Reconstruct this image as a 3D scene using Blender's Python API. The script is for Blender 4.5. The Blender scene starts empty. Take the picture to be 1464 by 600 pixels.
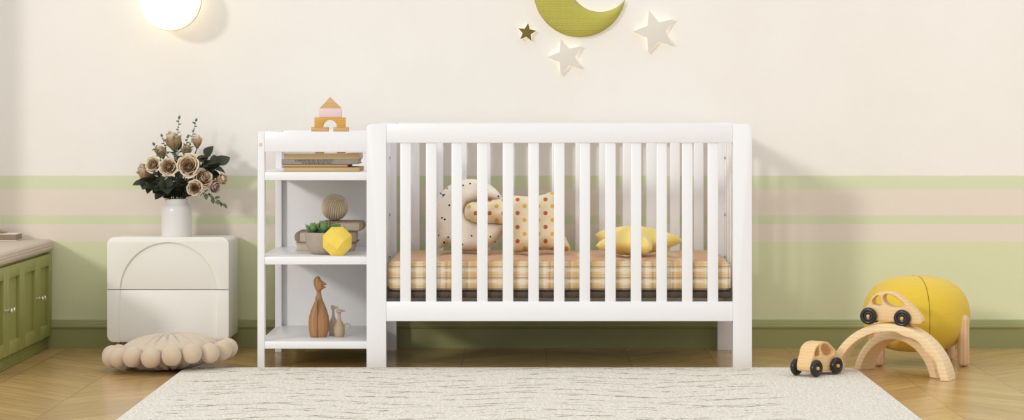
import bpy, bmesh, math, random
from mathutils import Vector, Matrix, Euler
from mathutils import geometry as mgeo
PI = math.pi
sc = bpy.context.scene
COL = sc.collection

# ------------------------------------------------------------------ camera model
S, D, VX, VY, EYE = 0.0025, 8.5, 750.0, 158.0, 0.925
def at(px, py, Y):
    k = S * (D + Y) / D
    return Vector(((px - VX) * k, Y, EYE - (py - VY) * k))
def X_(px, Y): return at(px, 0, Y).x
def Z_(py, Y): return at(0, py, Y).z
def mpp(Y): return S * (D + Y) / D

WALL = 0.78

# ------------------------------------------------------------------ materials
def lin(c):
    c = c / 255.0
    return c / 12.92 if c <= 0.04045 else ((c + 0.055) / 1.055) ** 2.4
def C(r, g, b): return (lin(r), lin(g), lin(b), 1.0)

class NT:
    def __init__(self, name):
        self.m = bpy.data.materials.new(name); self.m.use_nodes = True
        self.t = self.m.node_tree; self.b = self.t.nodes['Principled BSDF']
    def n(self, typ, **kw):
        x = self.t.nodes.new(typ)
        for k, v in kw.items(): setattr(x, k, v)
        return x
    def l(self, a, b): self.t.links.new(a, b)
    def put(self, sock, v):
        if hasattr(v, 'is_output'): self.l(v, sock)
        else: sock.default_value = v
    def math(self, op, a, b=None, c=None):
        x = self.n('ShaderNodeMath', operation=op)
        self.put(x.inputs[0], a)
        if b is not None: self.put(x.inputs[1], b)
        if c is not None: self.put(x.inputs[2], c)
        return x.outputs[0]
    def coord(self, which='Object'): return self.n('ShaderNodeTexCoord').outputs[which]
    def xyz(self, v=None):
        s = self.n('ShaderNodeSeparateXYZ'); self.l(v if v is not None else self.coord(), s.inputs[0])
        return s.outputs
    def mapping(self, scale=(1, 1, 1), rot=(0, 0, 0), loc=(0, 0, 0), v=None):
        m = self.n('ShaderNodeMapping'); self.l(v if v is not None else self.coord(), m.inputs[0])
        m.inputs['Scale'].default_value = scale; m.inputs['Rotation'].default_value = rot; m.inputs['Location'].default_value = loc
        return m.outputs[0]
    def noise(self, scale, detail=3, rough=.55, v=None, dist=0):
        x = self.n('ShaderNodeTexNoise'); self.l(v if v is not None else self.coord(), x.inputs['Vector'])
        x.inputs['Scale'].default_value = scale; x.inputs['Detail'].default_value = detail
        x.inputs['Roughness'].default_value = rough; x.inputs['Distortion'].default_value = dist
        return x.outputs['Fac']
    def mix(self, f, a, b, mode='MIX'):
        x = self.n('ShaderNodeMix', data_type='RGBA', blend_type=mode)
        self.put(x.inputs[0], f); self.put(x.inputs[6], a); self.put(x.inputs[7], b)
        return x.outputs[2]
    def ramp(self, f, stops):
        x = self.n('ShaderNodeValToRGB'); self.l(f, x.inputs[0]); e = x.color_ramp.elements
        while len(e) < len(stops): e.new(.5)
        for i, (p, c) in enumerate(stops): e[i].position = p; e[i].color = c
        return x.outputs[0]
    def smooth(self, v, a, b):
        x = self.n('ShaderNodeMapRange', interpolation_type='SMOOTHSTEP')
        self.put(x.inputs[0], v); x.inputs[1].default_value = a; x.inputs[2].default_value = b
        return x.outputs[0]
    def bump(self, h, strength=.2, dist=.01):
        x = self.n('ShaderNodeBump'); x.inputs['Strength'].default_value = strength; x.inputs['Distance'].default_value = dist
        self.l(h, x.inputs['Height']); self.l(x.outputs[0], self.b.inputs['Normal'])
    def col(self, c): self.put(self.b.inputs['Base Color'], c)
    def rough(self, r): self.put(self.b.inputs['Roughness'], r)

def shade(c, f): return (c[0]*f, c[1]*f, c[2]*f, 1)

def plain(name, c, rough=.5, var=.06, vscale=12, bump=0, bscale=150, metal=0, coat=0, bdist=.002, sheen=0):
    t = NT(name)
    t.col(t.mix(t.noise(vscale), shade(c, 1-var), shade(c, 1+var)))
    t.rough(rough); t.b.inputs['Metallic'].default_value = metal
    t.b.inputs['Coat Weight'].default_value = coat
    if sheen:
        t.b.inputs['Sheen Weight'].default_value = sheen; t.b.inputs['Sheen Roughness'].default_value = .5
    if bump: t.bump(t.noise(bscale, 2), bump, bdist)
    return t.m

def wood(name, c1, c2, axis=0, scale=30, rough=.45, stretch=.08, coat=0):
    t = NT(name)
    sc_ = [1, 1, 1]; sc_[axis] = stretch
    v = t.mapping(scale=tuple(sc_))
    n1 = t.noise(scale, 4, .6, v, 1.2)
    w = t.n('ShaderNodeTexWave', wave_type='BANDS', bands_direction='Z' if axis != 2 else 'X')
    t.l(v, w.inputs[0]); w.inputs['Scale'].default_value = scale*.9; w.inputs['Distortion'].default_value = 6; w.inputs['Detail'].default_value = 2
    f = t.math('MULTIPLY_ADD', w.outputs['Fac'], .45, t.math('MULTIPLY', n1, .55))
    t.col(t.ramp(f, [(.25, c2), (.75, c1)])); t.rough(rough)
    t.b.inputs['Coat Weight'].default_value = coat
    t.bump(f, .05, .002)
    return t.m

def weave(name, c, rough=.9, scale=380, strength=.35, var=.1, sheen=.2):
    t = NT(name)
    x, y, z = t.xyz()
    s = t.math('ADD', t.math('SINE', t.math('MULTIPLY', t.math('ADD', x, y), scale)), t.math('SINE', t.math('MULTIPLY', z, scale*1.05)))
    n = t.noise(90, 3)
    t.col(t.mix(n, shade(c, 1-var), shade(c, 1+var))); t.rough(rough)
    t.b.inputs['Sheen Weight'].default_value = sheen
    t.bump(t.math('ADD', s, t.math('MULTIPLY', n, 2)), strength, .0012)
    return t.m

M = {}
M['white'] = plain('white_lacquer', C(240, 240, 241), .32, .012, 5)
M['white_in'] = M['white']
M['grey_plug'] = plain('plug', C(214, 205, 190), .5)
M['bolt'] = plain('bolt_steel', C(190, 185, 178), .3, metal=1)
M['support'] = plain('dark_support_board', C(74, 60, 46), .6, .08)
M['cream_lacquer'] = plain('cream_lacquer', C(246, 244, 237), .38, .012, 4)
M['brass'] = plain('brass', C(205, 160, 80), .25, .03, metal=1)
M['gold_ring'] = plain('gold_ring', C(222, 186, 105), .35, .03, metal=.6)
M['vase'] = plain('white_ceramic', C(228, 224, 221), .3, .012, 8)
M['olive'] = plain('olive_paint', C(152, 154, 84), .45, .03, 6)
M['olive_base'] = plain('olive_baseboard', C(156, 158, 104), .4, .03, 3)
M['nickel'] = plain('nickel_knob', C(225, 215, 200), .28, .02, metal=.85)
M['linen'] = weave('bench_linen', C(203, 187, 165), .95, 520, .6, .12)
M['yellow_fabric'] = weave('yellow_fabric', C(228, 194, 58), .9, 1500, .3, .05)
M['leg_wood'] = wood('leg_beech', C(226, 190, 152), C(212, 172, 134), 2, 30, .5)
M['toy_wood'] = wood('toy_beech', C(236, 200, 146), C(229, 190, 134), 0, 34, .38, .06, .25)
M['arch_wood'] = wood('arch_birch', C(243, 218, 176), C(236, 206, 158), 0, 26, .5, .12)
M['tyre'] = plain('tyre_black', C(27, 22, 21), .25, .1, coat=.2)
M['peg'] = wood('peg_wood', C(232, 190, 130), C(215, 165, 105), 1, 60, .4)
M['cushion'] = plain('beige_velvet', C(203, 186, 163), .85, .06, 25, .25, 220, sheen=.5)
M['pompom'] = plain('beige_plush', C(205, 184, 158), .85, .06, 40, .3, 320, sheen=.6)
M['rose'] = None
M['leaf'] = plain('dark_leaf', C(42, 50, 29), .55, .35, 60)
M['euca'] = plain('eucalyptus_leaf', C(86, 102, 66), .55, .25, 60)
M['stem'] = plain('stem', C(72, 76, 44), .6, .2, 60)
M['mauve'] = plain('mauve_petal', C(190, 164, 152), .7, .1, 50)
M['succulent'] = None
M['stone'] = plain('stone_bowl', C(176, 164, 150), .75, .12, 40, .3, 200)
M['soil'] = plain('soil', C(92, 64, 46), .95, .3, 200, .6, 300)
M['yellow_paint'] = plain('yellow_paint', C(244, 214, 92), .5, .02)
M['rope_groove'] = None
M['tan_wood'] = wood('duck_wood', C(180, 133, 90), C(170, 123, 80), 2, 26, .5, .1)
M['pale_clay'] = plain('pale_clay', C(207, 192, 176), .6, .06, 30)
M['clay'] = plain('beige_clay', C(188, 165, 138), .6, .1, 30)
M['block_tan'] = wood('block_pine', C(222, 182, 126), C(202, 158, 102), 0, 60, .5)
M['block_ochre'] = wood('block_ochre', C(224, 176, 84), C(210, 158, 66), 0, 60, .5)
M['block_pink'] = plain('block_pink', C(236, 207, 207), .55, .02)
M['pages'] = None
M['old_cover'] = plain('old_book_cover', C(150, 132, 112), .8, .15, 60, .4, 200)
M['pale_cover'] = plain('pale_book_cover', C(200, 186, 166), .75, .1, 60, .2, 200)
M['grey_cover'] = plain('grey_book_cover', C(160, 151, 138), .75, .1, 90, .2, 300)
M['tan_cover'] = plain('tan_book_cover', C(196, 164, 114), .7, .05, 30)
M['brown_cover'] = plain('brown_book_cover', C(150, 106, 68), .7, .1, 30)
M['red_cover'] = plain('red_book_cover', C(186, 100, 74), .6, .05, 30)
M['white_cover'] = plain('white_book_cover', C(228, 222, 212), .6, .03, 30)
M['ink'] = plain('ink', C(38, 34, 30), .7)
M['seam'] = plain('seam_thread', C(150, 122, 30), .8)
M['moon_fabric'] = weave('moon_felt', C(190, 182, 84), .95, 900, .5, .06)
M['gold'] = plain('gold_star', C(112, 96, 24), .45, .08, metal=.1)
M['star_white'] = plain('star_white', C(226, 220, 209), .6, .01)
M['yellow_satin'] = plain('yellow_satin', C(244, 220, 128), .55, .03, 20, sheen=.3)
M['shell'] = plain('driftwood', C(182, 162, 136), .8, .15, 40)

def emit(name, c, s):
    t = NT(name); t.col(c); t.b.inputs['Emission Color'].default_value = c; t.b.inputs['Emission Strength'].default_value = s
    return t.m
M['glow'] = emit('lamp_glow', C(255, 246, 222), 1.15)
M['led'] = emit('led_glow', C(255, 246, 222), 1.3)

def pages_mat():
    t = NT('book_pages')
    x, y, z = t.xyz()
    s = t.noise(1, 2, .5, t.mapping(scale=(6, 6, 900)))
    t.col(t.mix(s, C(196, 168, 120), C(224, 200, 154))); t.rough(.9)
    t.bump(s, .3, .001)
    return t.m
M['pages'] = pages_mat()

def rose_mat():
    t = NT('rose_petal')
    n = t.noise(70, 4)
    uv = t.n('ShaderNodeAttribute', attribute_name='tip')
    base = t.ramp(uv.outputs['Fac'], [(0, C(156, 122, 84)), (.35, C(200, 170, 130)), (.6, C(222, 198, 164)), (1, C(252, 242, 224))])  # pale rims, brown bases; the base tone also paints shade between petal layers
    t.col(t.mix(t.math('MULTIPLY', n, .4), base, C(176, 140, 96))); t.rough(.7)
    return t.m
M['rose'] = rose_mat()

def succ_mat():
    t = NT('succulent_leaf')
    uv = t.n('ShaderNodeAttribute', attribute_name='tip')
    t.col(t.ramp(uv.outputs['Fac'], [(0, C(74, 108, 66)), (.8, C(120, 162, 106)), (1, C(140, 132, 92))])); t.rough(.45)
    return t.m
M['succulent'] = succ_mat()

def wall_mat():
    t = NT('painted_wall')
    x, y, z = t.xyz()
    n = t.noise(3.2, 6, .62); n2 = t.noise(26, 4, .6)
    # trowelled plaster: broad mottling
    base = t.mix(t.smooth(n, .3, .7), C(241, 237, 230), C(244, 240, 234))
    beige = t.mix(n, C(230, 219, 204), C(234, 223, 209))
    gtop = t.mix(n, C(217, 222, 187), C(221, 226, 192))
    gmid = t.mix(n, C(213, 219, 182), C(217, 223, 187))
    glow = t.mix(n, C(219, 222, 181), C(223, 226, 187))
    zs = [Z_(py, WALL) for py in (251, 270.5, 308, 320, 345)]
    wob = t.math('MULTIPLY_ADD', t.math('SUBTRACT', n2, .5), .0035, z)
    c = base
    for zz, cc in zip(zs, (gtop, beige, gmid, beige, glow)):
        f = t.smooth(wob, zz + .0025, zz - .0025)
        f2 = t.n('ShaderNodeMapRange'); t.put(f2.inputs[0], wob)
        f2.inputs[1].default_value = zz + .002; f2.inputs[2].default_value = zz - .002
        c = t.mix(f2.outputs[0], c, cc)
    t.col(c); t.rough(.75)
    t.bump(t.math('ADD', t.math('MULTIPLY', n, .8), t.math('MULTIPLY', n2, .35)), .12, .02)
    return t.m
M['wall'] = wall_mat()

def floor_mat():
    t = NT('chevron_oak')
    x, y, z = t.xyz()
    W, PW = .62, .13
    u = t.math('DIVIDE', t.math('ADD', x, .23), W)
    colid = t.math('FLOOR', u)
    fr = t.math('FRACT', u)
    tri = t.math('ABSOLUTE', t.math('SUBTRACT', fr, .5))
    half = t.math('GREATER_THAN', fr, .5)
    v = t.math('ADD', y, t.math('MULTIPLY', tri, W*1.0))
    pv = t.math('DIVIDE', v, PW)
    pid = t.math('FLOOR', pv); pf = t.math('FRACT', pv)
    cv = t.n('ShaderNodeCombineXYZ'); t.l(t.math('MULTIPLY_ADD', colid, 2, half), cv.inputs[0]); t.l(pid, cv.inputs[1])
    wn = t.n('ShaderNodeTexWhiteNoise', noise_dimensions='2D'); t.l(cv.outputs[0], wn.inputs[0])
    # grain runs along each plank
    sgn = t.math('MULTIPLY_ADD', half, 2, -1)
    along = t.math('SUBTRACT', x, t.math('MULTIPLY', sgn, y))
    across = t.math('ADD', x, t.math('MULTIPLY', sgn, y))
    gv = t.n('ShaderNodeCombineXYZ'); t.l(t.math('MULTIPLY', along, 1.6), gv.inputs[0]); t.l(t.math('MULTIPLY', across, 22), gv.inputs[1]); t.l(t.math('MULTIPLY', wn.outputs[0], 9), gv.inputs[2])
    g = t.noise(1.6, 5, .6, gv.outputs[0], .6)
    c = t.mix(wn.outputs[0], C(184, 151, 96), C(206, 173, 116))
    c = t.mix(t.smooth(g, .35, .75), c, C(164, 128, 80))
    e1 = t.math('LESS_THAN', pf, .018)
    e2 = t.math('LESS_THAN', t.math('MINIMUM', t.math('SUBTRACT', .5, tri), tri), .003)
    edge = t.math('MAXIMUM', e1, e2)
    t.col(t.mix(t.math('MULTIPLY', edge, .45), c, C(110, 80, 50)))
    t.rough(t.math('MULTIPLY_ADD', g, .12, .17))
    t.b.inputs['Specular IOR Level'].default_value = .45
    t.bump(t.math('SUBTRACT', t.math('MULTIPLY', g, .3), edge), .05, .003)
    return t.m
M['floor'] = floor_mat()

def rug_mat():
    t = NT('looped_wool')
    x, y, z = t.xyz()
    vor = t.n('ShaderNodeTexVoronoi'); t.l(t.mapping(scale=(1, .8, .2)), vor.inputs[0]); vor.inputs['Scale'].default_value = 105
    loops = vor.outputs['Distance']
    n = t.noise(170, 2); nb = t.noise(5.5, 3)
    # broken diamond lattice of thin dark yarn
    wob = t.math('MULTIPLY', t.math('SUBTRACT', t.noise(7, 3), .5), .10)
    yy = t.math('ADD', y, wob)
    def lines(px, amp, per, w):
        tr = t.math('PINGPONG', t.math('ADD', x, px), .42)
        v = t.math('ADD', yy, t.math('MULTIPLY', tr, amp))
        f = t.math('FRACT', t.math('DIVIDE', v, per))
        return t.math('LESS_THAN', f, w)
    a = t.math('MAXIMUM', lines(0, .36, .135, .095), lines(.21, -.33, .17, .08))
    brk = t.smooth(t.noise(26, 4, .75), .40, .56)
    keep = t.math('MULTIPLY', brk, t.smooth(nb, .38, .5))
    side = t.smooth(x, .86, .78)
    lft = t.smooth(x, -1.16, -1.10)
    m = t.math('MULTIPLY', t.math('MULTIPLY', a, keep), t.math('MULTIPLY', side, lft))
    base = t.mix(t.smooth(loops, 0, .75), C(253, 250, 243), C(222, 214, 200))
    fleck = t.math('MULTIPLY', t.smooth(n, .60, .72), t.smooth(x, .72, .95))
    base = t.mix(t.math('MULTIPLY', fleck, .55), base, C(176, 164, 146))
    t.col(t.mix(t.math('MULTIPLY', m, .85), base, C(126, 112, 92))); t.rough(.95)
    h = t.math('SUBTRACT', t.math('MULTIPLY', n, .5), loops)
    t.bump(h, .9, .006)
    return t.m
M['rug'] = rug_mat()

def plaid_mat():
    t = NT('plaid_cotton')
    x, y, z = t.xyz()
    wx = t.math('ADD', x, t.math('MULTIPLY', t.math('SUBTRACT', t.noise(6), .5), .012))
    def bands(v, per, off):
        f = t.math('FRACT', t.math('DIVIDE', t.math('ADD', v, off), per))
        return f
    def stripe(f, a, b):
        return t.math('MULTIPLY', t.smooth(f, a-.03, a+.05), t.smooth(f, b+.03, b-.05))
    s = t.math('MULTIPLY', z, 1.0)
    f1 = bands(wx, .074, .0); f2 = bands(s, .040, .012)
    tan, cream, brn, gold = C(208, 172, 122), C(236, 226, 202), C(156, 122, 92), C(208, 162, 94)
    c = t.mix(.35, tan, cream)
    v1 = stripe(f1, .04, .36); v2 = stripe(f1, .46, .58); v3 = stripe(f1, .66, .9)
    h1 = stripe(f2, .04, .32); h2 = stripe(f2, .42, .58); h3 = stripe(f2, .68, .86)
    c = t.mix(t.math('MULTIPLY', v1, .6), c, cream)
    c = t.mix(t.math('MULTIPLY', v2, .6), c, brn)
    c = t.mix(t.math('MULTIPLY', v3, .45), c, gold)
    c = t.mix(t.math('MULTIPLY', h1, .55), c, cream)
    c = t.mix(t.math('MULTIPLY', h2, .62), c, brn)
    c = t.mix(t.math('MULTIPLY', h3, .4), c, gold)
    # the sheet's upper side is a plain tan cloth
    nrm = t.n('ShaderNodeNewGeometry')
    geo = t.xyz(nrm.outputs['True Normal'])
    top = t.smooth(z, .1035, .1085)
    c = t.mix(top, c, C(204, 160, 118))
    t.col(c); t.rough(.9); t.b.inputs['Sheen Weight'].default_value = .15
    t.bump(t.noise(400, 2), .2, .001)
    return t.m
M['plaid'] = plaid_mat()

def dots_mat():
    t = NT('polka_cotton')
    x, y, z = t.xyz()
    P = .052
    zz = t.math('DIVIDE', z, P*.5)
    row = t.math('FLOOR', zz)
    odd = t.math('MODULO', t.math('ABSOLUTE', row), 2)
    xx = t.math('ADD', t.math('DIVIDE', x, P), t.math('MULTIPLY', odd, .5))
    fx = t.math('SUBTRACT', t.math('FRACT', xx), .5); fz = t.math('SUBTRACT', t.math('FRACT', zz), .5)
    dx = t.math('MULTIPLY', fx, P); dz = t.math('MULTIPLY', fz, P*.5)
    d = t.math('SQRT', t.math('ADD', t.math('MULTIPLY', dx, dx), t.math('MULTIPLY', dz, dz)))
    f = t.smooth(d, .0085, .0072)
    c = t.mix(odd, C(222, 178, 78), C(190, 104, 56))
    t.col(t.mix(f, C(238, 222, 190), c)); t.rough(.9)
    t.bump(t.noise(14, 4), .5, .02)
    return t.m
M['dots'] = dots_mat()

def speck_mat():
    t = NT('speckled_cotton')
    x, y, z = t.xyz()
    cv = t.n('ShaderNodeCombineXYZ'); t.l(x, cv.inputs[0]); t.l(z, cv.inputs[1])
    vor = t.n('ShaderNodeTexVoronoi', voronoi_dimensions='2D'); t.l(cv.outputs[0], vor.inputs[0]); vor.inputs['Scale'].default_value = 21
    f = t.smooth(vor.outputs['Distance'], .085, .06)
    t.col(t.mix(f, C(240, 231, 217), C(40, 36, 34))); t.rough(.9)
    t.bump(t.noise(11, 4), .5, .02)
    return t.m
M['speck'] = speck_mat()

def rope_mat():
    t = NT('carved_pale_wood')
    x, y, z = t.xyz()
    at_ = t.n('ShaderNodeAttribute', attribute_name='tip'); n_ = t.mix(t.noise(60, 3), C(220, 200, 170), C(238, 222, 198)); t.col(t.mix(t.smooth(at_.outputs['Fac'], .6, .3), n_, C(92, 68, 46))); t.rough(.7)  # groove shade put into the colour: wood darkens in the gaps between ribs
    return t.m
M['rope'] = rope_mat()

# ------------------------------------------------------------------ object helpers
def setp(o, label=None, cat=None, group=None, kind=None):
    if label: o['label'] = label
    if cat: o['category'] = cat
    if group: o['group'] = group
    if kind: o['kind'] = kind
    return o
def thing(name, label, cat, loc=(0, 0, 0), rz=0, group=None):
    o = bpy.data.objects.new(name, None); COL.objects.link(o)
    o.empty_display_size = .05
    o.location = loc; o.rotation_euler = (0, 0, rz)
    return setp(o, label, cat, group)
def wloc(o):
    v = Vector((0, 0, 0))
    while o: v += o.location; o = o.parent
    return v
def obj(name, bm, mat, parent=None, smooth=40, local=False, origin=None, mods=()):
    """one mesh object; bm in world coordinates unless local=True"""
    if not local:
        off = Vector(origin) if origin is not None else Vector((0, 0, 0))
        if parent is not None and origin is None: off = Vector((0, 0, 0))
        base = wloc(parent) if parent is not None else Vector((0, 0, 0))
        if parent is not None: bmesh.ops.translate(bm, vec=-base, verts=bm.verts)
        elif origin is not None: bmesh.ops.translate(bm, vec=-off, verts=bm.verts)
    me = bpy.data.meshes.new(name)
    bmesh.ops.recalc_face_normals(bm, faces=bm.faces)
    bm.to_mesh(me); bm.free()
    for m in (mat if isinstance(mat, (list, tuple)) else [mat]): me.materials.append(m)
    if smooth:
        for p in me.polygons: p.use_smooth = True
        if smooth < 180: me.set_sharp_from_angle(angle=math.radians(smooth))
    o = bpy.data.objects.new(name, me); COL.objects.link(o)
    if parent is not None: o.parent = parent
    elif origin is not None and not local: o.location = origin
    return o
def dup(root, loc=None, rot=None, label=None, group=None):
    r = root.copy(); COL.objects.link(r)
    if loc is not None: r.location = loc
    if rot is not None: r.rotation_euler = rot
    if label: r['label'] = label
    if group: r['group'] = group
    for ch in list(root.children):
        c = ch.copy(); COL.objects.link(c); c.parent = r
        for g in list(ch.children):
            d = g.copy(); COL.objects.link(d); d.parent = c
    return r

def join_bm(bm, tmp):
    me = bpy.data.meshes.new('t'); tmp.to_mesh(me); tmp.free(); bm.from_mesh(me); bpy.data.meshes.remove(me)
def box(bm, x0, x1, y0, y1, z0, z1, bev=.002, seg=2):
    t = bmesh.new(); bmesh.ops.create_cube(t, size=1)
    for v in t.verts:
        v.co = Vector(((x0+x1)/2 + v.co.x*(x1-x0), (y0+y1)/2 + v.co.y*(y1-y0), (z0+z1)/2 + v.co.z*(z1-z0)))
    if bev: bmesh.ops.bevel(t, geom=list(t.edges), offset=bev, segments=seg, affect='EDGES', profile=.5)
    join_bm(bm, t)
def lathe(bm, prof, n=32, c=(0, 0, 0), mtx=None, fn=None):
    rings = []
    new = []
    for (r, z) in prof:
        if r < 1e-6:
            v = bm.verts.new((0, 0, z)); rings.append([v]); new.append(v)
        else:
            R = []
            for i in range(n):
                a = 2*PI*i/n
                rr, zz = (r, z) if fn is None else fn(r, z, a)
                v = bm.verts.new((rr*math.cos(a), rr*math.sin(a), zz)); R.append(v); new.append(v)
            rings.append(R)
    for a, b in zip(rings, rings[1:]):
        for i in range(n):
            j = (i+1) % n
            if len(a) == 1 and len(b) == 1: continue
            if len(a) == 1: bm.faces.new((a[0], b[j], b[i]))
            elif len(b) == 1: bm.faces.new((a[i], a[j], b[0]))
            else: bm.faces.new((a[i], a[j], b[j], b[i]))
    m = Matrix.Translation(Vector(c)) @ (mtx if mtx is not None else Matrix())
    for v in new: v.co = m @ v.co
    return new
def tube(bm, pts, rad, n=8, caps=True):
    pts = [Vector(p) for p in pts]
    if not isinstance(rad, (list, tuple)): rad = [rad]*len(pts)
    rings = []; up = None
    for i, p in enumerate(pts):
        d = (pts[min(i+1, len(pts)-1)] - pts[max(i-1, 0)]).normalized()
        if up is None: up = d.orthogonal().normalized()
        up = (up - d*up.dot(d)).normalized(); s = d.cross(up)
        rings.append([bm.verts.new(p + rad[i]*(math.cos(2*PI*k/n)*up + math.sin(2*PI*k/n)*s)) for k in range(n)])
    for a, b in zip(rings, rings[1:]):
        for k in range(n): bm.faces.new((a[k], a[(k+1) % n], b[(k+1) % n], b[k]))
    if caps:
        bm.faces.new(rings[0][::-1]); bm.faces.new(rings[-1])
def sphere(bm, c, r, u=24, v=16, sc_=(1, 1, 1), mtx=None):
    m = Matrix.Translation(Vector(c)) @ (mtx or Matrix()) @ Matrix.Diagonal((*[r*k for k in sc_], 1))
    return bmesh.ops.create_uvsphere(bm, u_segments=u, v_segments=v, radius=1, matrix=m)['verts']
def bez(p0, p1, p2, n=10):
    p0, p1, p2 = Vector(p0), Vector(p1), Vector(p2)
    return [(1-t)**2*p0 + 2*t*(1-t)*p1 + t*t*p2 for t in [i/n for i in range(n+1)]]
def arc(cx, cz, r, a0, a1, n):
    return [(cx + r*math.cos(a0+(a1-a0)*i/n), cz + r*math.sin(a0+(a1-a0)*i/n)) for i in range(n+1)]
def spline(pts, per=6):
    """closed Catmull-Rom through 2D points"""
    out = []; n = len(pts)
    for i in range(n):
        p0, p1, p2, p3 = [Vector(pts[(i+k-1) % n]) for k in range(4)]
        for j in range(per):
            t = j/per
            out.append(tuple(.5*((2*p1) + (p2-p0)*t + (2*p0-5*p1+4*p2-p3)*t*t + (3*p1-p0-3*p2+p3)*t**3)))
    return out
def slab(loops, depth, bev=.002, res=2):
    """filled 2D outline(s) in XZ (holes allowed), extruded along Y around y=0"""
    cu = bpy.data.curves.new('slab', 'CURVE'); cu.dimensions = '2D'; cu.fill_mode = 'BOTH'
    for lp in loops:
        s = cu.splines.new('POLY'); s.points.add(len(lp)-1)
        for p, q in zip(s.points, lp): p.co = (q[0], q[1], 0, 1)
        s.use_cyclic_u = True
    cu.extrude = depth/2 - bev; cu.bevel_depth = bev; cu.bevel_resolution = res; cu.offset = -bev
    o = bpy.data.objects.new('slab', cu); COL.objects.link(o)
    dg = bpy.context.evaluated_depsgraph_get()
    me = bpy.data.meshes.new_from_object(o.evaluated_get(dg))
    bm = bmesh.new(); bm.from_mesh(me)
    bmesh.ops.remove_doubles(bm, verts=bm.verts, dist=1e-6)
    for v in bm.verts: v.co = Vector((v.co.x, -v.co.z, v.co.y))
    bpy.data.objects.remove(o); bpy.data.curves.remove(cu); bpy.data.meshes.remove(me)
    return bm
def move(bm, v): bmesh.ops.translate(bm, vec=Vector(v), verts=bm.verts); return bm
def xform(bm, m): bmesh.ops.transform(bm, matrix=m, verts=bm.verts); return bm

def resample(poly, step):
    out = []; n = len(poly)
    for i in range(n):
        a, b = Vector(poly[i]), Vector(poly[(i+1) % n]); L = (b-a).length
        k = max(1, int(round(L/step)))
        for j in range(k): out.append(a + (b-a)*(j/k))
    return out
def inside(p, poly):
    r = False; n = len(poly); j = n-1
    for i in range(n):
        a, b = poly[i], poly[j]
        if (a[1] > p[1]) != (b[1] > p[1]) and p[0] < (b[0]-a[0])*(p[1]-a[1])/(b[1]-a[1]) + a[0]: r = not r
        j = i
    return r
def pillow(poly, thick, dref, step, seed=1, wrinkle=.0, power=.5):
    """inflated cushion: outline in XZ, bulging along +-Y"""
    rnd = random.Random(seed)
    bd = resample(poly, step)
    xs = [p.x for p in bd]; zs = [p.y for p in bd]
    pts = [Vector((p.x, p.y)) for p in bd]; nb = len(pts)
    segs = [(bd[i], bd[(i+1) % nb]) for i in range(nb)]
    def dist(p):
        m = 1e9
        for a, b in segs:
            ab = b-a; t = max(0, min(1, (p-a).dot(ab)/max(ab.length_squared, 1e-12)))
            m = min(m, (a+ab*t-p).length_squared)
        return math.sqrt(m)
    ds = [0]*nb
    r = 0; z = min(zs)
    while z < max(zs):
        x = min(xs) + (step*.5 if r % 2 else 0)
        while x < max(xs):
            p = Vector((x, z))
            if inside(p, bd):
                d = dist(p)
                if d > step*.55: pts.append(p); ds.append(d)
            x += step
        z += step*.866; r += 1
    res = mgeo.delaunay_2d_cdt(pts, [(i, (i+1) % nb) for i in range(nb)], [], 1, 1e-7)
    vs, fs, ov = res[0], res[2], res[3]
    bm = bmesh.new(); A = []; B = []
    from mathutils import noise
    for i, v in enumerate(vs):
        d = ds[ov[i][0]] if ov[i] else 0
        t = min(d/dref, 1.0)
        h = thick/2*(1-(1-t)**2)**power
        w = wrinkle*noise.noise(Vector((v.x*16+seed, v.y*16, seed)))*math.sin(min(1, t*1.2)*PI) if wrinkle else 0
        if d < 1e-9:
            a = bm.verts.new((v.x, 0, v.y)); A.append(a); B.append(a)
        else:
            A.append(bm.verts.new((v.x, -h-w, v.y))); B.append(bm.verts.new((v.x, h+w, v.y)))
    for f in fs:
        c = sum((Vector(vs[i]) for i in f), Vector((0, 0)))/len(f)
        if not inside(c, bd): continue
        try: bm.faces.new([A[i] for i in f])
        except ValueError: pass
        try: bm.faces.new([B[i] for i in reversed(f)])
        except ValueError: pass
    return bm

def struct(name, bm, mat, smooth=0):
    o = obj(name, bm, mat, None, smooth); o['kind'] = 'structure'; return o

# ------------------------------------------------------------------ the room
bm = bmesh.new(); box(bm, -2.5, 3.4, -3.6, WALL+.12, -.06, 0, 0); struct('floor', bm, M['floor'])
bm = bmesh.new(); box(bm, -2.5, 3.4, WALL, WALL+.12, 0, 2.6, 0); struct('wall_back', bm, M['wall'])
bm = bmesh.new(); box(bm, -2.5, -2.32, -.60, .22, 0, .45, 0); box(bm, -2.5, -2.32, .22, WALL, 0, 2.6, 0); struct('wall_left', bm, M['wall'])  # left wall, unseen; its tall part is sized to shade the left side
zt = Z_(456.5, WALL)
prof = [(0, 0), (-.012, 0), (-.012, zt-.036), (-.015, zt-.034), (-.017, zt-.026), (-.015, zt-.020), (-.0135, zt-.018), (-.0135, zt-.015), (-.011, zt-.010), (-.009, zt-.003), (-.006, zt), (0, zt)]
bm = bmesh.new()
r0 = [bm.verts.new((-1.858, WALL+y, z)) for y, z in prof]; r1 = [bm.verts.new((3.4, WALL+y, z)) for y, z in prof]
for i in range(len(prof)):
    j = (i+1) % len(prof); bm.faces.new((r0[i], r0[j], r1[j], r1[i]))
bm.faces.new(r0); bm.faces.new(r1[::-1])
struct('baseboard_back', bm, M['olive_base'])

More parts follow.
